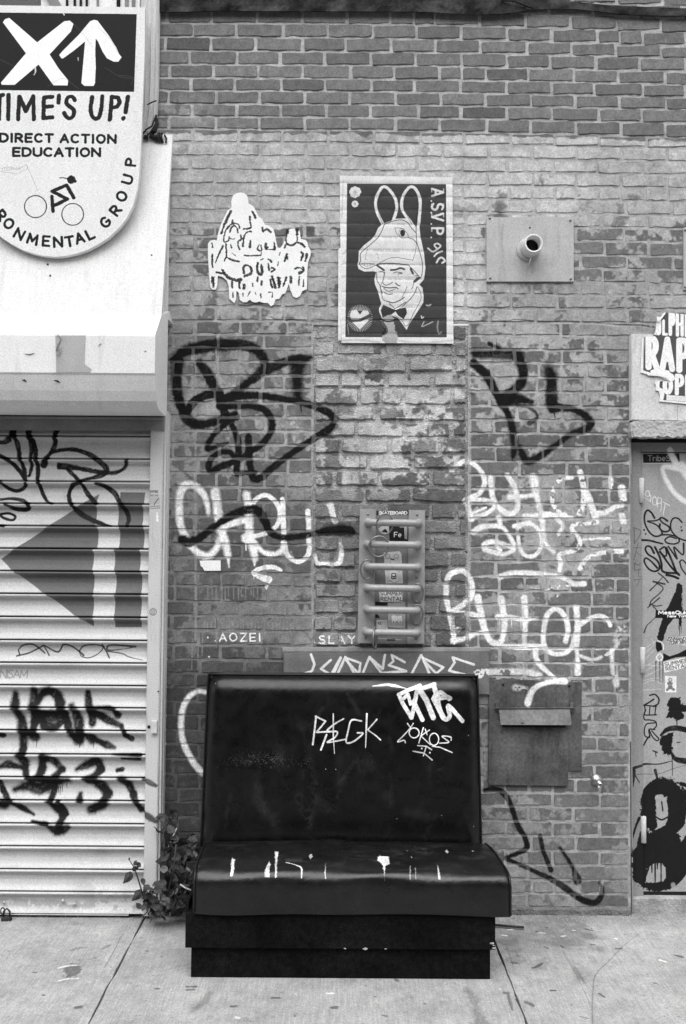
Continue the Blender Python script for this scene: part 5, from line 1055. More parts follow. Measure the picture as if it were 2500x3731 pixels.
pl_([(1045,440),(1040,600),(1030,760),(1040,920),(1085,1080),(1110,1200),(1105,1320),(1085,1375)]); pl_([(630,690),(590,790),(530,880),(430,970),(330,1060),(325,1150),(315,1200),(360,1245),(420,1255),(500,1220),(560,1200)]); pl_([(640,690),(740,655),(850,640),(930,680),(970,740),(1030,805)])
pl_([(760,745),(790,820),(850,865),(930,850),(890,780),(840,745),(760,742)], 1.8); pc.stroke(zR([(855,790),(860,815)]), 17, .04, 1); pc.circle(zR([(850,800)])[0], 11, 1.5, .05, ry=15); pl_([(930,860),(1000,890),(1035,935)])
pl_([(1035,930),(1020,1050),(985,1160)], 1.6); pl_([(340,1190),(410,1190),(500,1195)], 1.6); pl_([(340,1195),(400,1228),(500,1198)], 1.6)
for x_ in (375, 410, 445): pl_([(x_,1195),(x_+5,1220)], 1.2)
pl_([(560,1190),(680,1130),(780,1115),(900,1135),(990,1150)], 1.8); pl_([(540,1200),(660,1190),(800,1195),(930,1210)], 4); pl_([(930,1210),(1000,1280),(1060,1350),(1080,1380)], 3); pl_([(415,1010),(395,1080),(385,1150)], 1.3); pl_([(525,1060),(545,1090),(550,1140)], 1.3)
pl_([(535,1215),(620,1275)], 8); pl_([(710,1275),(770,1270),(830,1250),(880,1265)], 7); pl_([(740,1315),(790,1300),(855,1315),(800,1325)], 3); pl_([(555,1300),(600,1295),(630,1310)], 3); pl_([(630,1300),(620,1370),(605,1430),(630,1460),(660,1465),(720,1440),(725,1425)], 3); pl_([(530,1300),(535,1400),(570,1470),(590,1560),(610,1640),(660,1670)], 2.4)
pl_([(600,1480),(640,1495),(700,1500),(770,1495),(800,1510)], 4); pl_([(620,1505),(670,1540),(720,1535),(770,1510)], 2.4); pl_([(625,1560),(680,1580),(735,1575)], 3.4); pl_([(770,1440),(790,1462),(825,1475)], 4); pl_([(590,1440),(580,1500),(605,1570)], 2)
pl_([(660,1670),(740,1690),(820,1660),(880,1620)], 4); pl_([(915,1480),(890,1550),(850,1620)], 2); pl_([(1000,1420),(990,1480),(970,1520)], 2); pl_([(1040,1490),(1010,1570),(940,1660),(850,1740)], 3); pl_([(1050,1490),(1085,1560),(1085,1660),(1000,1820),(910,1985),(840,1900),(760,1850)], 2); pl_([(960,1260),(990,1320)], 8); pl_([(1010,1420),(1060,1380)], 10); pl_([(1000,1350),(1045,1345),(1010,1410)], 2); pl_([(690,1700),(740,1740),(770,1760),(900,1680)], 3)
pc.poly(zR([(615,1715),(580,1780),(605,1885),(700,1850),(770,1800),(800,1850),(870,1900),(915,1820),(900,1750),(820,1760),(775,1780),(720,1760)]), BG*.8, 1)
for (x_, y_, r_) in ((258,285,70),(255,437,42)):
    for a in np.linspace(0, 2*math.pi, 8, endpoint=False): pc.stroke([zR([(x_+r_*.62*math.cos(a), y_+r_*.62*math.sin(a))])[0]], r_*.22*1.2, PW, 1)
    pc.stroke([zR([(x_,y_)])[0]], r_*.36, PW, 1)
    for a in np.linspace(.3, 2*math.pi+.3, 6, endpoint=False): pl_([(x_,y_),(x_+r_*.45*math.cos(a), y_+r_*.45*math.sin(a))], 1)
hc = (318, 1885)
for a in np.linspace(0, 2*math.pi, 46, endpoint=False): pc.stroke(zR([(hc[0]+95*math.cos(a), hc[1]+95*math.sin(a)),(hc[0]+158*math.cos(a), hc[1]+170*math.sin(a))]), 1.5, PW, .8)
pc.poly(zR([(318,1840),(360,1785),(420,1790),(440,1850),(420,1920),(318,2030),(220,1930),(190,1850),(210,1790),(270,1775)]), PW, 1); pc.poly(zR([(165,1895),(300,1900),(460,1820),(465,1870),(330,1925),(180,1940)]), BG, .95)
for ch_, y_ in (('A',245),('S',435),('V',560),('P',745)):
    pc.text(ch_, zR([(1232,y_)])[0], 40, 8, PW, .95, xs=.98, ang=-90)
    for e_ in (0, 1): pc.stroke(zR([(1228+e_*150,y_+2),(1228+e_*150,y_+40)]), 4, PW, .6)
for y_ in (400, 545, 690, 860): pc.stroke([zR([(1222,y_)])[0]], 6, PW, .95)
pl_([(1180,1000),(1240,1040),(1300,1010),(1340,970),(1300,940),(1260,960),(1300,1010)], 6, PW); pl_([(1260,1100),(1300,1060),(1360,1035)], 6, PW); pl_([(1290,1180),(1320,1130),(1360,1120),(1395,1160),(1360,1185)], 7, PW)
for k in range(13, 25):                        # paper worn pale where it bridges the joints
    pc.stroke([(x_, course(k, x_)) for x_ in (1262, 1350, 1450, 1540, 1625)], 7, .13, .3, .4, .35)
pc.poly(zR([(580,1890),(700,1840),(760,1880),(755,1960),(790,2120),(780,2225),(640,2225),(590,2120),(660,2050),(600,1960)]), .36, 1, edge=10); pl_([(570,1890),(660,1925),(755,1915)], 6, .03); pl_([(600,1940),(650,2040),(620,2080)], 14, .02, .8)
pl_([(1095,1855),(1105,1885),(1125,1870)], 4, .6); pl_([(1160,1720),(1190,1725),(1215,1712)], 5, .5); pl_([(1130,1930),(1105,1990),(1180,1960),(1240,1930)], 3.5, .4); pl_([(1310,1920),(1300,2000),(1320,2080),(1350,2060)], 6, .3, .7); pl_([(135,1880),(400,1895),(900,1900),(1418,1880)], 3, .01, .7); pl_([(160,1960),(175,2090)], 4, .3, .6)
pc.stroke(zR([(60,2170),(300,2160),(560,2190)]), 8, .3, .5, .4); pc.stroke(zR([(800,2170),(1100,2200),(1480,2170)]), 8, .35, .5, .4); pc.stroke(zR([(110,130),(100,300),(90,600)]), 5, .42, .5, .4)
m_poster = mk('pasted_poster', .70, .8, .2, noise=((14, .12), (300, .12), (600, .12)), bump=(30, .2, .002), layers=(pc,))
po = sheet('wheatpaste_poster', [P(*q_) for q_ in zR([(62,75),(1492,95),(1505,2205),(85,2195)])], 28, 90, on_bricks(-.0065), .004, m_poster)
tag(po, 'dark pasted poster of a smiling man in a donkey hood with bow tie', 'poster')
po2 = prism('border_scrap', [P(*q_, -.0082) for q_ in zR([(45,1000),(135,960),(175,970),(140,1030),(95,1060),(80,2165),(42,2160)])], .002, m_poster, po)

# white cut-out paste-up
cc_ = Canvas('cutout_print', -.68, -.12, 2.65, 3.45, .0009, wall_uv)
def cl(pts, w, al=.97, fl=.0): cc_.stroke(zQ(pts), w/2.9, .035, al, .04, fl, rough=.5)
for pts, w in [([(430,330),(400,400),(365,470)],26),([(350,490),(330,550),(312,610)],24),([(710,330),(735,370),(750,410)],30),([(680,400),(680,440)],20),([(455,440),(450,480)],16),([(350,640),(370,570),(420,510),(480,485),(530,500),(545,540)],20),([(420,600),(440,540),(480,515),(515,550),(525,610)],16),([(685,470),(690,540),(600,560)],20),([(690,590),(640,600),(605,650),(595,720),(590,780)],20),
               ([(340,650),(345,720),(400,710),(410,660)],14),([(420,680),(470,690),(480,680)],12),([(560,640),(570,690),(530,720),(525,770),(545,820)],18),([(370,750),(375,900),(360,940),(350,970)],18),([(370,920),(450,960),(540,975)],20),([(430,760),(440,800)],18),([(685,720),(680,790)],24),([(800,760),(780,820),(830,840),(820,770)],16),([(830,860),(825,900)],14),([(610,900),(700,905),(810,900)],16),([(450,870),(500,910)],10),
               ([(840,540),(845,590),(900,560),(950,600)],20),([(890,750),(885,810),(910,800)],24),([(880,820),(1000,825)],16),([(995,740),(1000,820)],24),([(330,780),(280,880),(235,990)],18),([(190,740),(195,790)],18),([(190,890),(195,1050)],20),([(205,1190),(208,1290)],40),([(320,1090),(360,1150),(420,1200),(500,1220),(560,1215)],30),([(250,1120),(340,1130)],22),([(545,1240),(545,1320)],24),
               ([(600,1130),(595,1060),(640,1025),(690,1060),(695,1130),(610,1170)],24),([(780,1000),(770,1080),(800,1140),(840,1130),(830,1020)],26),([(820,960),(850,945)],18),([(920,950),(960,980)],24),([(915,1010),(930,1090)],18),([(960,1060),(1000,1080),(960,1110)],20),([(780,1180),(775,1240)],18),([(600,1280),(602,1320)],34),([(715,1270),(720,1300)],18),([(830,1240),(825,1280)],24),([(970,1180),(1000,1260),(1010,1310)],30),([(1050,1190),(1060,1300)],44),([(940,1220),(970,1310)],22),([(1150,1190),(1110,1300)],24),
               ([(450,1240),(450,1320)],20),([(920,1380),(970,1380),(970,1440)],14),([(590,1390),(590,1430)],14),([(680,1370),(650,1430)],12),([(820,1400),(825,1450)],16),([(750,1380),(760,1410)],12),([(460,1380),(460,1440)],14),
               ([(1170,570),(1155,620),(1150,730),(1200,765),(1250,760),(1290,720),(1290,640),(1280,570)],20),([(1165,565),(1160,600)],36),([(1290,560),(1292,620)],36),([(1300,730),(1350,750),(1390,790)],26),([(1140,770),(1130,800)],22),([(1160,890),(1125,970)],24),([(1160,900),(1165,940)],20),([(1340,860),(1365,890),(1345,960)],24),([(1420,880),(1400,970)],24),([(1260,1070),(1330,1060),(1370,1090)],20),([(1370,1050),(1375,1100),(1320,1130)],26),([(1210,1180),(1215,1250)],26),([(1320,1180),(1315,1290)],18),([(1375,1220),(1372,1300)],18),([(1050,980),(1040,1030)],12),([(1070,860),(1060,900)],12)]: cl(pts, w)
cc_.poly(zQ([(440,340),(700,320),(700,420),(560,470),(430,470)]), .8, .0)
m_cut = mk('white_paste_paper', .83, .75, .2, noise=((20, .05),), bump=(30, .1, .001), layers=(cc_,))
out = [(440,270),(438,180),(460,120),(500,85),(560,75),(610,85),(645,120),(658,170),(662,215),(730,260),(765,330),(790,385),(840,420),(870,490),(940,515),(985,550),(1005,620),(1020,700),(1040,790),(1075,795),(1115,740),(1140,680),(1145,620),(1150,555),(1230,545),(1310,540),(1325,560),(1342,680),(1400,690),(1425,720),(1440,780),(1470,830),(1468,890),(1435,980),(1425,1090),(1420,1330),(1360,1355),(1330,1420),(1285,1445),(1240,1425),(1205,1340),(1185,1260),(1160,1330),(1140,1385),(1100,1395),(1060,1455),(1010,1465),(990,1530),(950,1552),(915,1510),(850,1508),(800,1490),(760,1505),(710,1495),(680,1465),(640,1500),(590,1500),(550,1470),(535,1380),(505,1350),(500,1460),(480,1512),(440,1480),(412,1450),(405,1290),(380,1220),(320,1170),(265,1155),(255,1290),(235,1335),(190,1338),(165,1300),(150,1150),(135,900),(135,740),(165,700),(215,690),(250,700),(262,620),(300,500),(345,400),(390,310)]
pts3 = [P(*q_, -.005) for q_ in zQ(out)]
ct = prism('cutout_paste_up', pts3, .004, m_cut); tag(ct, 'white cut-out paste-up of outlined shapes on the pale painted bricks', 'paste-up')

# torn flyer at the right
rp = Canvas('flyer_print', 1.2, 1.9, 2.25, 3.1, .0009, wall_uv)
fly = [(640,150),(940,178),(1200,200),(1200,1470),(936,1448),(555,1415),(568,1330),(548,1268),(505,1255),(508,1175),(485,1150),(520,1125),(700,1130),(560,1060),(380,1030),(290,1000),(300,760),(310,530),(350,490),(430,490),(480,505),(462,480),(500,430),(520,300),(523,215),(560,230),(615,160)]
rp.poly(zT(fly), .09, 1); Wt = .85
def big(ch, x0, y0, x1, y1, w):
    wd, st = FONT[ch]; w2 = w/2; ex = max(1e-3, x1-x0-w); ey = y1-y0-w
    for s_ in st: rp.stroke(zT([(x0+w2+(a/wd if wd > 1 else .5)*ex, y1-w2-(b/6)*ey) for a, b in s_]), w/3.9, Wt, 1, curve=False, rough=0)
for a in [('R',315,505,515,995,88),('A',512,520,735,1022,84),('P',748,535,955,1035,88),('J',462,290,542,505,38),('L',550,280,632,510,40),('P',640,168,742,515,52),('H',742,172,856,525,48),('I',866,182,908,532,38),('L',918,185,1000,540,42),('O',556,1085,706,1342,62),('P',728,1045,866,1352,58),('I',872,1052,925,1365,50),('E',925,1052,1050,1375,50),('R',970,545,1160,1045,88)]: big(*a)
rp.poly(zT([(625,505),(640,505),(640,280),(625,280)]), .09, .0); rp.poly(zT([(612,1345),(1200,1380),(1200,1460),(610,1418)]), .8, 1)
for x_ in range(640, 940, 14): rp.stroke(zT([(x_,1360+random.uniform(0,12)),(x_,1425)]), 1, .3, .6)
rp.stroke(zT([(400,1010),(540,1020),(640,1060),(700,1110),(650,1125)]), [6,22,26,22,10], Wt, 1); rp.stroke(zT([(300,520),(290,990)]), 3, .1); rp.stroke(zT([(535,1130),(500,1160),(500,1250),(540,1270)]), 10, Wt, 1); rp.stroke(zT([(560,1280),(565,1340),(555,1400)]), 8, Wt, .9)
m_fly = mk('torn_flyer_paper', .8, .75, .2, noise=((20, .06), (400, .08)), bump=(30, .15, .001), layers=(rp,))
fo_ = prism('torn_flyer', [P(*q_, -.040) for q_ in zT(fly)], .0035, m_fly); tag(fo_, 'torn flyer with heavy white letters RAP over the doorway', 'flyer')
prism('curl', [P(*q_, -.046) for q_ in zT([(520,205),(575,215),(630,148),(648,160),(590,240),(545,290),(525,260)])], .003, m_cut, fo_)
prism('curl', [P(*q_, -.043) for q_ in zT([(370,1015),(470,995),(600,1010),(700,1060),(715,1130),(640,1075),(540,1050),(400,1045)])], .003, m_cut, fo_)
# paper scrap on the left bricks
sc_ = prism('paper_scrap', [P(*q_, -.004) for q_ in zF([(375,2000),(450,1998),(546,1998),(548,2082),(415,2082),(400,2055),(385,2045)])], .003, m_cut); tag(sc_, 'small torn white paper scrap under the white spray letters', 'paper scrap')

# ================================================================== doorway
m_lint = mk('whitewashed_lintel', .62, .85, .2, streak=((14, 3, 4), .25, .54), noise=((6, .08), (60, .08), (400, .1)), bump=(120, .4, .002))
m_stone = mk('rough_lintel_stone', .42, .9, .15, noise=((9, .2), (60, .15), (400, .15)), bump=(60, .8, .006))
lt = thing('door_lintel', 'whitewashed block over the doorway with a ragged stone edge beneath', 'lintel')
prism('block', [P(*q_, -.034) for q_ in zT([(160,455),(900,470),(1500,480),(1500,1690),(815,1682),(160,1678)])], .09, m_lint, lt, .003)
prism('crack', [P(*q_, -.0345) for q_ in zT([(808,1445),(816,1445),(822,1680),(814,1680)])], .001, mk('crack_grey', .3, .9), lt)
top = [(205+i*65, 1682+random.uniform(-6, 8)) for i in range(21)]; bot = [(1505-i*42, 1912+random.uniform(-9, 12)) for i in range(32)]
prism('ragged_edge', [P(*q_, -.050) for q_ in zT([(165,1720)]+top+bot+[(172,1915),(160,1830)])], .12, m_stone, lt, .008)
box('soffit', 1.372, 2.1, .03, .16, P(2400,1612,.03)[2], P(2400,1560,.03)[2], m_dark, lt, 0)
dr_uv = lambda x, y: (lambda p: (p[0], p[2]))(P(x, y, .055))
dc = Canvas('door_marks', 1.3, 1.95, 0.0, 2.3, .0012, dr_uv)
def ds(z, lst, v, al, k, soft=.03, flake=0, curve=True):
    for pts, w in lst: dc.stroke(z(pts), (w/k if np.isscalar(w) else [a/k for a in w]), v, al, soft, flake, curve=curve, rough=.06)
dc.poly(zU([(273,18),(718,8),(724,118),(280,127)]), .02, 1); dc.text('TribeSk', zU([(335,100)])[0], 19, 3, .35, .9, xs=1.25, gap=1.0); dc.stroke(zU([(282,130),(600,133)]), 2, .75, .8)
ds(zU, [([(590,-30),(640,60),(695,175)],[66,76,80]), ([(800,200),(700,190),(560,170),(515,190),(530,270),(580,370),(650,480),(750,570),(840,620)],[90,80,60,52,52,56,58,58,58]), ([(740,160),(840,290)],[110,120])], .80, .9, 3.34, .2)
ds(zU, [([(340,460),(312,480),(308,520),(350,530),(352,480),(335,458)],10), ([(350,490),(372,545),(362,600)],10), ([(300,545),(350,580)],8), ([(440,555),(405,540),(392,590),(400,630),(435,635),(442,590),(425,530)],9), ([(455,560),(450,660)],9), ([(455,550),(500,560),(495,610),(460,620)],9), ([(495,600),(500,660),(490,715)],9), ([(520,600),(600,645)],10), ([(545,620),(522,755)],10)], .75, .9, 3.34)
ds(zU, [([(415,795),(380,735),(332,702),(297,750),(297,850),(340,950),(400,1010),(460,1018),(508,985),(480,920),(420,870),(330,836),(420,830),(482,808)],[26,24,24,22,22,22,22,22,22,20,18,18,18,20]), ([(572,832),(522,797),(482,800),(512,852),(592,905),(592,950),(530,962),(480,925),(482,872)],[26,22,20,20,22,22,22,20,26]), ([(750,850),(702,802),(642,802),(612,870),(622,950),(680,1020),(760,1062),(860,1080)],20),
        ([(500,1002),(600,1002),(692,1030),(716,1082),(660,1112),(570,1100),(545,1060),(600,1025),(680,1045)],20), ([(265,1065),(350,1070),(450,1095),(515,1110)],[28,26,24,20]), ([(410,1222),(370,1152),(325,1140),(305,1180),(340,1240),(420,1290),(470,1350),(470,1420),(410,1445),(340,1410),(292,1330),(310,1285),(370,1320),(447,1402)],[30,26,24,24,24,26,26,26,24,22,22,22,22,28]),
        ([(420,1150),(470,1250),(500,1350),(522,1450),(700,1470)],28), ([(480,1182),(540,1150),(562,1230),(540,1262),(482,1212)],22), ([(560,1160),(620,1300),(680,1450),(716,1490)],28), ([(482,1205),(600,1370),(690,1470)],26), ([(582,1142),(640,1222),(690,1292),(652,1152),(760,1242),(770,1105)],[20,22,22,20,20,24]), ([(720,1330),(760,1310),(840,1400)],18), ([(722,1332),(750,1420),(840,1530)],18), ([(560,1490),(640,1505),(704,1532)],30)], .014, .96, 3.34)
for x_, y_, r_ in [(290,942,26),(308,992,20),(740,905,22),(748,950,26)]: dc.stroke([zU([(x_,y_)])[0]], r_/3.34, .014)
ds(zU, [([(460,1465),(530,1520),(582,1582)],18), ([(400,1570),(540,1600)],22), ([(512,1520),(440,1600),(360,1680)],[10,14,18]), ([(440,1590),(500,1625),(518,1662),(470,1720),(380,1800),(352,1870)],15), ([(478,1768),(330,1890)],[18,12]), ([(370,1842),(430,1868),(505,1860)],14), ([(395,1868),(440,1922),(428,2000),(370,2060),(320,2110),(290,2190)],[14,14,10,10,14,20])], .02, .9, 3.34)
dc.poly(zU([(682,1605),(715,1580),(748,1612),(756,1910),(750,2020),(742,2110),(712,2120),(700,2022),(640,2030),(570,2120),(520,2290),(440,2290),(468,2150),(510,2020),(560,1910),(640,1760),(672,1680)]), .018, .96, edge=6)
for x_, y_, h_ in [(722,2110,120),(740,2100,90),(712,2100,60)]: ds(zU, [([(x_,y_),(x_,y_+h_)],[10,6])], .02, .9, 3.34)
dc.poly(zU([(428,1920),(900,1920),(900,2018),(428,2014)]), .015, 1); dc.text('MessQuk', zU([(465,1966)])[0], 11.5, 3.4, .85, 1, xs=1.9, gap=1.0); dc.text('New York', zU([(575,2004)])[0], 8.5, 2.4, .85, 1, xs=1.7, gap=.9)
ds(zU, [([(150,915),(235,955),(205,1040),(160,1110)],12), ([(152,918),(160,1010),(158,1110)],12), ([(148,1160),(240,1155)],10), ([(205,1100),(180,1200),(150,1310)],10), ([(190,1220),(235,1250)],9), ([(150,1345),(210,1370),(230,1345)],12), ([(160,1350),(160,1425),(230,1420)],12), ([(215,1420),(210,1500),(240,1510)],9), ([(148,1550),(240,1540)],10), ([(225,1555),(180,1625)],9)], .06, .6, 3.34, .15)
# stickers lower down
dc.poly(zV([(378,55),(560,40),(560,120),(400,105)]), .7, .95); dc.text('ISNMAND', zV([(382,78)])[0], 12, 3, .08, .9, xs=1.1, gap=.8, italic=.25); dc.text('YORK BRY', zV([(392,106)])[0], 11, 3, .08, .9, xs=1.05, gap=.8, italic=.25)
dc.poly(zV([(288,85),(330,95),(345,150),(300,172),(288,140)]), .015, .95); dc.poly(zV([(348,178),(400,205),(470,182),(560,135),(560,205),(450,215),(385,235),(345,247)]), .015, .95); ds(zV, [([(315,185),(292,215),(315,243),(343,215),(325,182)],12), ([(300,75),(345,105),(350,150)],10)], .75, .9, 2.23)
ds(zV, [([(190,290),(250,260),(330,200)],8), ([(190,330),(280,280),(340,240)],8), ([(195,370),(280,330),(345,290)],8), ([(190,400),(300,380),(340,400)],8), ([(195,275),(340,285)],9), ([(185,430),(260,400),(340,430)],8), ([(180,480),(330,470)],9), ([(200,180),(270,110),(250,60)],7), ([(200,230),(280,150)],7), ([(185,150),(290,80)],7)], .62, .55, 2.23, .15)
for x_ in (288, 320, 345): ds(zV, [([(x_,245),(x_,410)],[10,5])], .02, .8, 2.23)
dc.poly(zV([(348,250),(528,213),(536,297),(358,338)]), .78, 1); dc.text('SUMMER', zV([(362,285)])[0], 13, 2.6, .08, 1, xs=1.3, gap=1.3, ang=10); dc.text('RENTAL', zV([(372,322)])[0], 13, 2.6, .08, 1, xs=1.3, gap=1.3, ang=10)
dc.poly(zV([(362,362),(457,366),(455,499),(361,497)]), .78, 1); dc.stroke([zV([(405,398)])[0]], 16, .22, .9); dc.stroke(zV([(402,425),(404,455)]), 16, .2, .9); ds(zV, [([(402,455),(380,478)],22), ([(404,455),(432,475)],22), ([(385,425),(420,425)],16)], .16, .9, 2.23); dc.stroke([zV([(405,395)])[0]], 7, .6, .9)
ds(zV, [([(238,522),(280,515),(312,550),(306,590),(268,612)],13), ([(272,553),(232,580),(192,602)],13), ([(192,602),(250,608),(292,612)],11), ([(195,602),(202,645),(200,680),(292,680)],11), ([(288,612),(280,680)],10), ([(240,612),(235,680)],10), ([(205,640),(190,690),(200,720),(240,722),(285,735),(292,770),(270,795)],11), ([(285,745),(215,755),(195,800),(200,850),(238,862),(232,800),(280,800)],11), ([(232,800),(262,860),(295,890),(312,875),(285,845),(255,810)],11), ([(240,850),(215,880),(190,926)],13)], .014, .95, 2.23)
dc.poly(zV([(400,545),(485,535),(490,590),(560,600),(560,650),(500,655),(518,710),(460,732),(430,700),(362,712),(395,650),(378,590)]), .016, .97, edge=6)
ds(zV, [([(330,845),(380,800),(460,788),(560,808)],[20,40,44,50]), ([(415,990),(450,1040),(560,1060)],[20,44,50])], .016, .96, 2.23); dc.poly(zV([(328,855),(432,818),(425,900),(420,985),(395,1012),(350,990),(325,900)]), .016, .97, edge=8)
ds(zV, [([(420,1010),(423,1175)],[10,5]), ([(458,720),(460,770)],9), ([(85,1112),(120,1100),(200,1080),(310,1080),(420,1055)],[26,20,12,10,8]), ([(100,1130),(102,1170),(95,1255)],[34,20,8]), ([(110,1160),(145,1222)],9), ([(120,1155),(300,1160),(420,1120),(540,1085)],3.5), ([(283,1130),(300,1200)],[26,18]), ([(300,1190),(355,1250)],5), ([(265,972),(298,985)],12), ([(285,985),(290,1020)],8), ([(460,905),(485,903)],9)], .016, .92, 2.23)
el = lambda cx_, cy_, rx_, ry_, n=40: [(cx_+rx_*math.cos(t)*random.uniform(.985, 1.015), cy_+ry_*math.sin(t)*random.uniform(.985, 1.015)) for t in np.linspace(0, 2*math.pi, n, endpoint=False)]
DB = .016
big8 = Canvas('door_eight', 1.3, 1.95, 0.0, 1.3, .0012, dr_uv)
big8.poly(zV(el(352,1430,200,245)), DB, .97, edge=14); big8.poly(zV(el(305,1890,242,225)), DB, .97, edge=10); big8.poly(zV(el(640,1800,160,200)), DB, .97, edge=10); big8.poly(zV([(170,1560),(230,1640),(400,1640),(480,1640),(520,1780),(300,1760),(120,1750)]), DB, .98, edge=8)
for hole in ([(285,1332),(335,1330),(375,1370),(388,1440),(385,1530),(360,1580),(270,1622),(300,1590),(288,1480)], [(205,2008),(240,1910),(270,1890),(330,1888),(375,1918),(375,1990),(345,2035),(270,2042),(205,2040)]):
    q_ = np.array([big8.px(p_) for p_ in zV(hole)]); x0_, x1_ = int(q_[:, 0].min())-2, int(q_[:, 0].max())+3; y0_, y1_ = int(q_[:, 1].min())-2, int(q_[:, 1].max())+3
    keepc, keepa = big8.c.copy(), big8.a.copy(); big8.a[:] = 0; big8.poly(zV(hole), 1, 1, edge=5); m_ = big8.a.copy(); big8.c, big8.a = keepc, keepa*(1-m_)
for x_, y0_, y1_ in [(282,1880,2110),(330,1880,2040),(372,1910,1990),(255,1890,1960),(300,1885,1930)]: big8.stroke(zV([(x_,y0_),(x_+1,y1_)]), [6,4], DB, .97)
big8.stroke(zV([(335,1385),(345,1460)]), 5, DB); big8.stroke(zV([(290,1510),(335,1532),(385,1510)]), 6, DB); big8.stroke(zV([(290,1345),(340,1362),(375,1350)]), 6, .4, .8); big8.stroke(zV([(185,1925),(215,1925)]), 6, .45, .8, .3, .3); big8.stroke(zV([(490,1240),(540,1260),(560,1330)]), 14, DB); big8.stroke(zV([(430,2060),(445,2120)]), 16, .4, .7, .2)
big8.stroke(zV([(145,1510),(110,1600),(78,1720),(68,1800)]), [10,8,6,5], DB, .95)
m_door = mk('painted_steel_door', .36, .55, .35, streak=((16, 3, 3), .2, .56), noise=((8, .06), (400, .10)), bump=(60, .12, .001), layers=(dc, big8))
m_frame = mk('door_frame_paint', .26, .55, .35, noise=((8, .08), (400, .10)), bump=(60, .12, .001), layers=(dc, big8))
dth = thing('steel_door', 'grey steel door covered with stickers, black tags and a big black 8', 'door')
xd = P(2337, 2400, .055)[0]; zt_ = P(2400, 1647, .055)[2]; zb_ = P(2400, 3249, .055)[2]
box('leaf', xd+.003, xd+.92, .055, .10, zb_, zt_-.003, m_door, dth, .002)
fr0 = P(2299, 1700, .0)[0]
box('door_gap_strip', xd+.004, xd+.92, .052, .054, zb_-.014, zb_+.0005, m_dark, dth, 0)  # dark strip painted in for the unlit gap under the door
box('jamb', fr0+.001, xd-.001, .040, .16, 0.02, zt_+.052, m_frame, dth, .003)
box('head', xd-.0005, xd+1.0, .0405, .16, zt_+.001, zt_+.052, m_frame, dth, .003)
box('rebate', xd-.001, xd+.95, .104, .12, .02, zt_, m_dark, dth, 0)
for z_, a, b in [(zU,(240,305),(285,608)),(zV,(166,132),(192,340)),(zV,(150,1508),(184,1722))]:
    p0_, p1_ = P(*z_([a])[0], .03), P(*z_([b])[0], .03); xm = xd+.0005
    h_ = lathe('hinge', (xm, .040, p1_[2]), [(0, .011), (.001, .0125), (p0_[2]-p1_[2]-.001, .0125), (p0_[2]-p1_[2], .011)], (0, 0, 1), mk('hinge_steel', .55, .45, .4, noise=((60, .1),)), dth, 14)
th = tag(box('threshold_block', fr0+.002, fr0+1.05, .012, .2, -.01, zb_-.015, mk('threshold_cement', .30, .9, .15, noise=((12, .3), (60, .2), (400, .2)), bump=(80, .6, .004)), None, .004), 'cement threshold block below the steel door', 'threshold')
# reveal of the doorway
box('reveal', fr0-.004, fr0+.0005, .004, .16, 0.0, P(2300,1600)[2], m_frame, wall, 0)

# ================================================================== weeds
m_leaf = mk('weed_leaf', .06, .6, .35, noise=((40, .3), (300, .2)), bump=(80, .3, .003), tone=False)
m_leaf2 = mk('pale_weed_leaf', .14, .6, .35, noise=((40, .3), (300, .2)), bump=(80, .3, .003))
m_stem = mk('weed_stem', .06, .6, .3); m_stemp = mk('dry_stem', .5, .6, .3)
def leaf_mesh(mat, lob):
    bm = bmesh.new(); half = [(0,0),(.16,.02),(.30,.16),(.26,.26),(.40,.36),(.34,.46),(.36,.62),(.22,.70),(.16,.86),(0,1.0)] if lob else [(0,0),(.18,.04),(.30,.18),(.34,.34),(.31,.48),(.27,.56),(.22,.68),(.15,.78),(.09,.90),(0,1.0)]
    mid = [bm.verts.new((0, 0.0, t)) for _, t in half]; R_ = [None]; L_ = [None]
    for i, (w_, t) in enumerate(half):
        if 0 < i < len(half)-1: R_.append(bm.verts.new((w_, -.10*w_*2+.05*math.sin(t*9), t+.02))); L_.append(bm.verts.new((-w_*random.uniform(.85, 1.1), -.10*w_*2+.05*math.sin(t*8+1), t)))
    n = len(half)-1
    for S_ in (R_, L_):
        bm.faces.new((mid[0], S_[1], mid[1])); bm.faces.new((mid[n-1], S_[n-1], mid[n]))
        for i in range(1, n-1): bm.faces.new((mid[i], S_[i], S_[i+1], mid[i+1]))
    for v in bm.verts: v.co.y += -.22*v.co.z**2
    me = bpy.data.meshes.new('leaf'); bm.to_mesh(me); bm.free(); me.materials.append(mat); return me
LM = [leaf_mesh(m_leaf, False), leaf_mesh(m_leaf, True), leaf_mesh(m_leaf, True), leaf_mesh(m_leaf2, True)]
weed = thing('leafy_weed', 'dark leafy weed growing between the shutter rail and the booth seat', 'weed')
def add_leaf(p, size, droop, yaw, roll, me):
    o = bpy.data.objects.new('leaf', me); COL.objects.link(o); o.parent = weed; o.location = p; o.scale = (size,)*3
    o.rotation_euler = (droop, roll, yaw); return o
zW2 = Zm(420, 2850, 2.4324)
root = np.array([-.80, -.06, .0])
stems = [[(440,660),(500,510),(545,408)], [(300,1180),(210,880),(170,760),(120,680)], [(430,1150),(520,760),(540,550)], [(480,1150),(580,860),(640,740)], [(500,1160),(620,900),(690,780)], [(380,1190),(310,1000),(270,960)], [(520,1170),(640,640),(660,620)], [(450,1180),(480,980),(560,900)], [(330,1200),(290,1050),(250,1010)], [(470,1180),(430,800),(440,420)]]
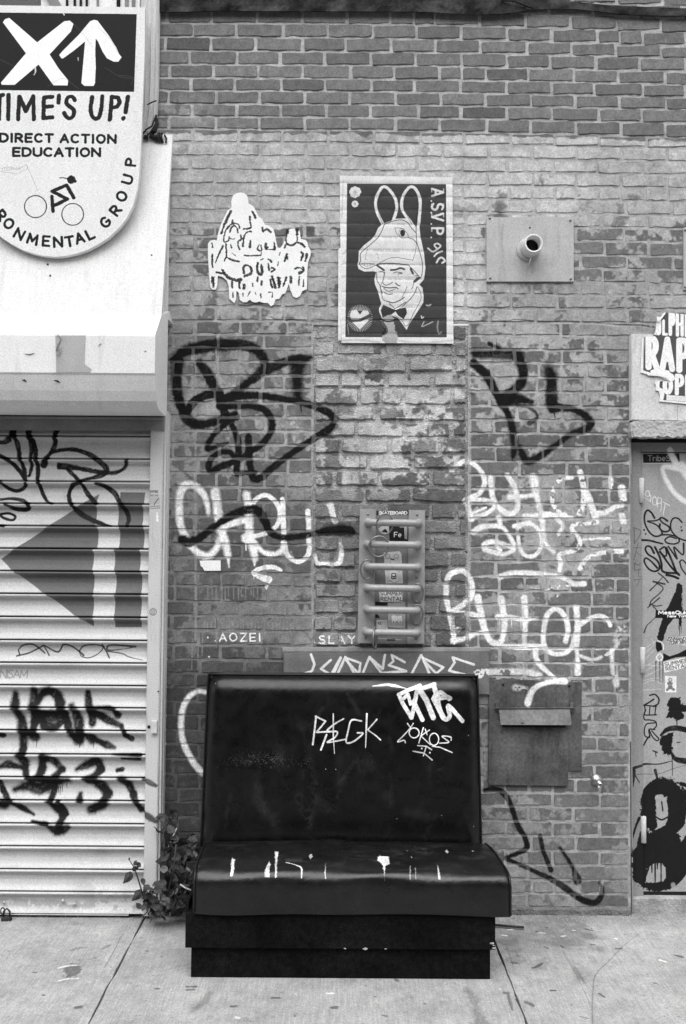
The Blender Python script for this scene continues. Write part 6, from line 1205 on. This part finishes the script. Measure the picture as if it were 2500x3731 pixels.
for i, s_ in enumerate(stems):
    q_ = zW2(s_); tube('stem', [P(*a, -.07-.05*(i % 3)-.02*(j)).tolist() for j, a in enumerate(q_)], [.0042, .0036, .0028, .0016][:len(q_)], m_stemp if i == 0 else m_stem, weed, 6)
tube('dry_twig', [P(*a, -.22).tolist() for a in zW2([(575,905),(620,935),(690,965)])], .0035, m_stemp, weed, 6)
fixed = [(150,770,62,-.5,.6,1.7,0),(230,740,60,-.3,-.3,-1.4,0),(170,740,40,-.4,0,.3,1),(150,800,100,2.4,.3,.9,0),(240,960,100,2.5,.2,.95,0),(120,690,20,-.2,0,.4,1),(240,850,55,2.6,.1,-.3,0),(560,300,75,1.3,.1,-1.5,0),(520,300,60,1.5,.1,1.6,0)]
for x_, y_, s_, dr, yw, rl, mi in fixed: add_leaf(P(*zW2([(x_, y_)])[0], -.13), s_/2.43*MM*1.15, dr, yw, rl, LM[mi])
def region(n, pts, Y0, Y1, s0, s1, mats):
    for _ in range(n):
        a, b = random.choice(pts); x_, y_ = a+random.gauss(0, 36), b+random.gauss(0, 45)
        x_ = min(x_, 690); y_ = min(y_, 1185)
        if y_ < 880: x_ = max(x_, 425)
        add_leaf(P(*zW2([(x_, y_)])[0], random.uniform(Y0, Y1)), random.uniform(s0, s1)*1.25/2.43*MM, random.uniform(.4, 2.6), random.uniform(-1.2, 1.2), random.uniform(-2.6, 2.6), random.choice(mats))
region(70, [(450,300),(470,420),(440,520),(500,600),(600,660),(480,720),(560,780),(640,800),(620,560),(690,540)], -.16, -.05, 60, 105, [LM[0], LM[1], LM[2]])
region(60, [(330,960),(380,1010),(330,1080),(300,1130),(400,1060),(450,1120),(280,1050),(350,1150)], -.26, -.12, 42, 80, [LM[1], LM[2], LM[2], LM[3]])
region(44, [(520,950),(600,1000),(560,1080),(650,900),(500,1000),(640,1060),(580,860)], -.20, -.08, 55, 95, [LM[0], LM[1], LM[2]])
region(16, [(480,780),(540,960),(580,990),(480,1080),(640,660),(700,560),(500,910)], -.27, -.17, 45, 75, [LM[3], LM[2]])
# loose grit along the foot of the wall
bm = bmesh.new()
for _ in range(1500):
    a = random.random(); x_ = random.uniform(-1.7, 1.7); y_ = -.02-abs(random.gauss(0, .05)) if a < .6 else random.uniform(-.9, -.02); s_ = random.uniform(.0012, .0042)*(1 if a < .6 else .8)
    if -.6 < x_ < .62 and y_ < -.04 and y_ > -.66: continue
    b_ = bmesh.ops.create_cube(bm, size=s_*1.4)['verts']
    for v in b_: v.co = Vector((v.co.x*random.uniform(.6, 1.6)+x_, v.co.y*random.uniform(.6, 1.6)+y_, v.co.z*.7+s_*.3))
gt = bm_obj('grit', bm, mk('grit', .34, .9, .2, noise=((300, .8),), bump=None)); gt['kind'] = 'stuff'; gt['label'] = 'loose grit and crumbs scattered along the foot of the wall'; gt['category'] = 'grit'
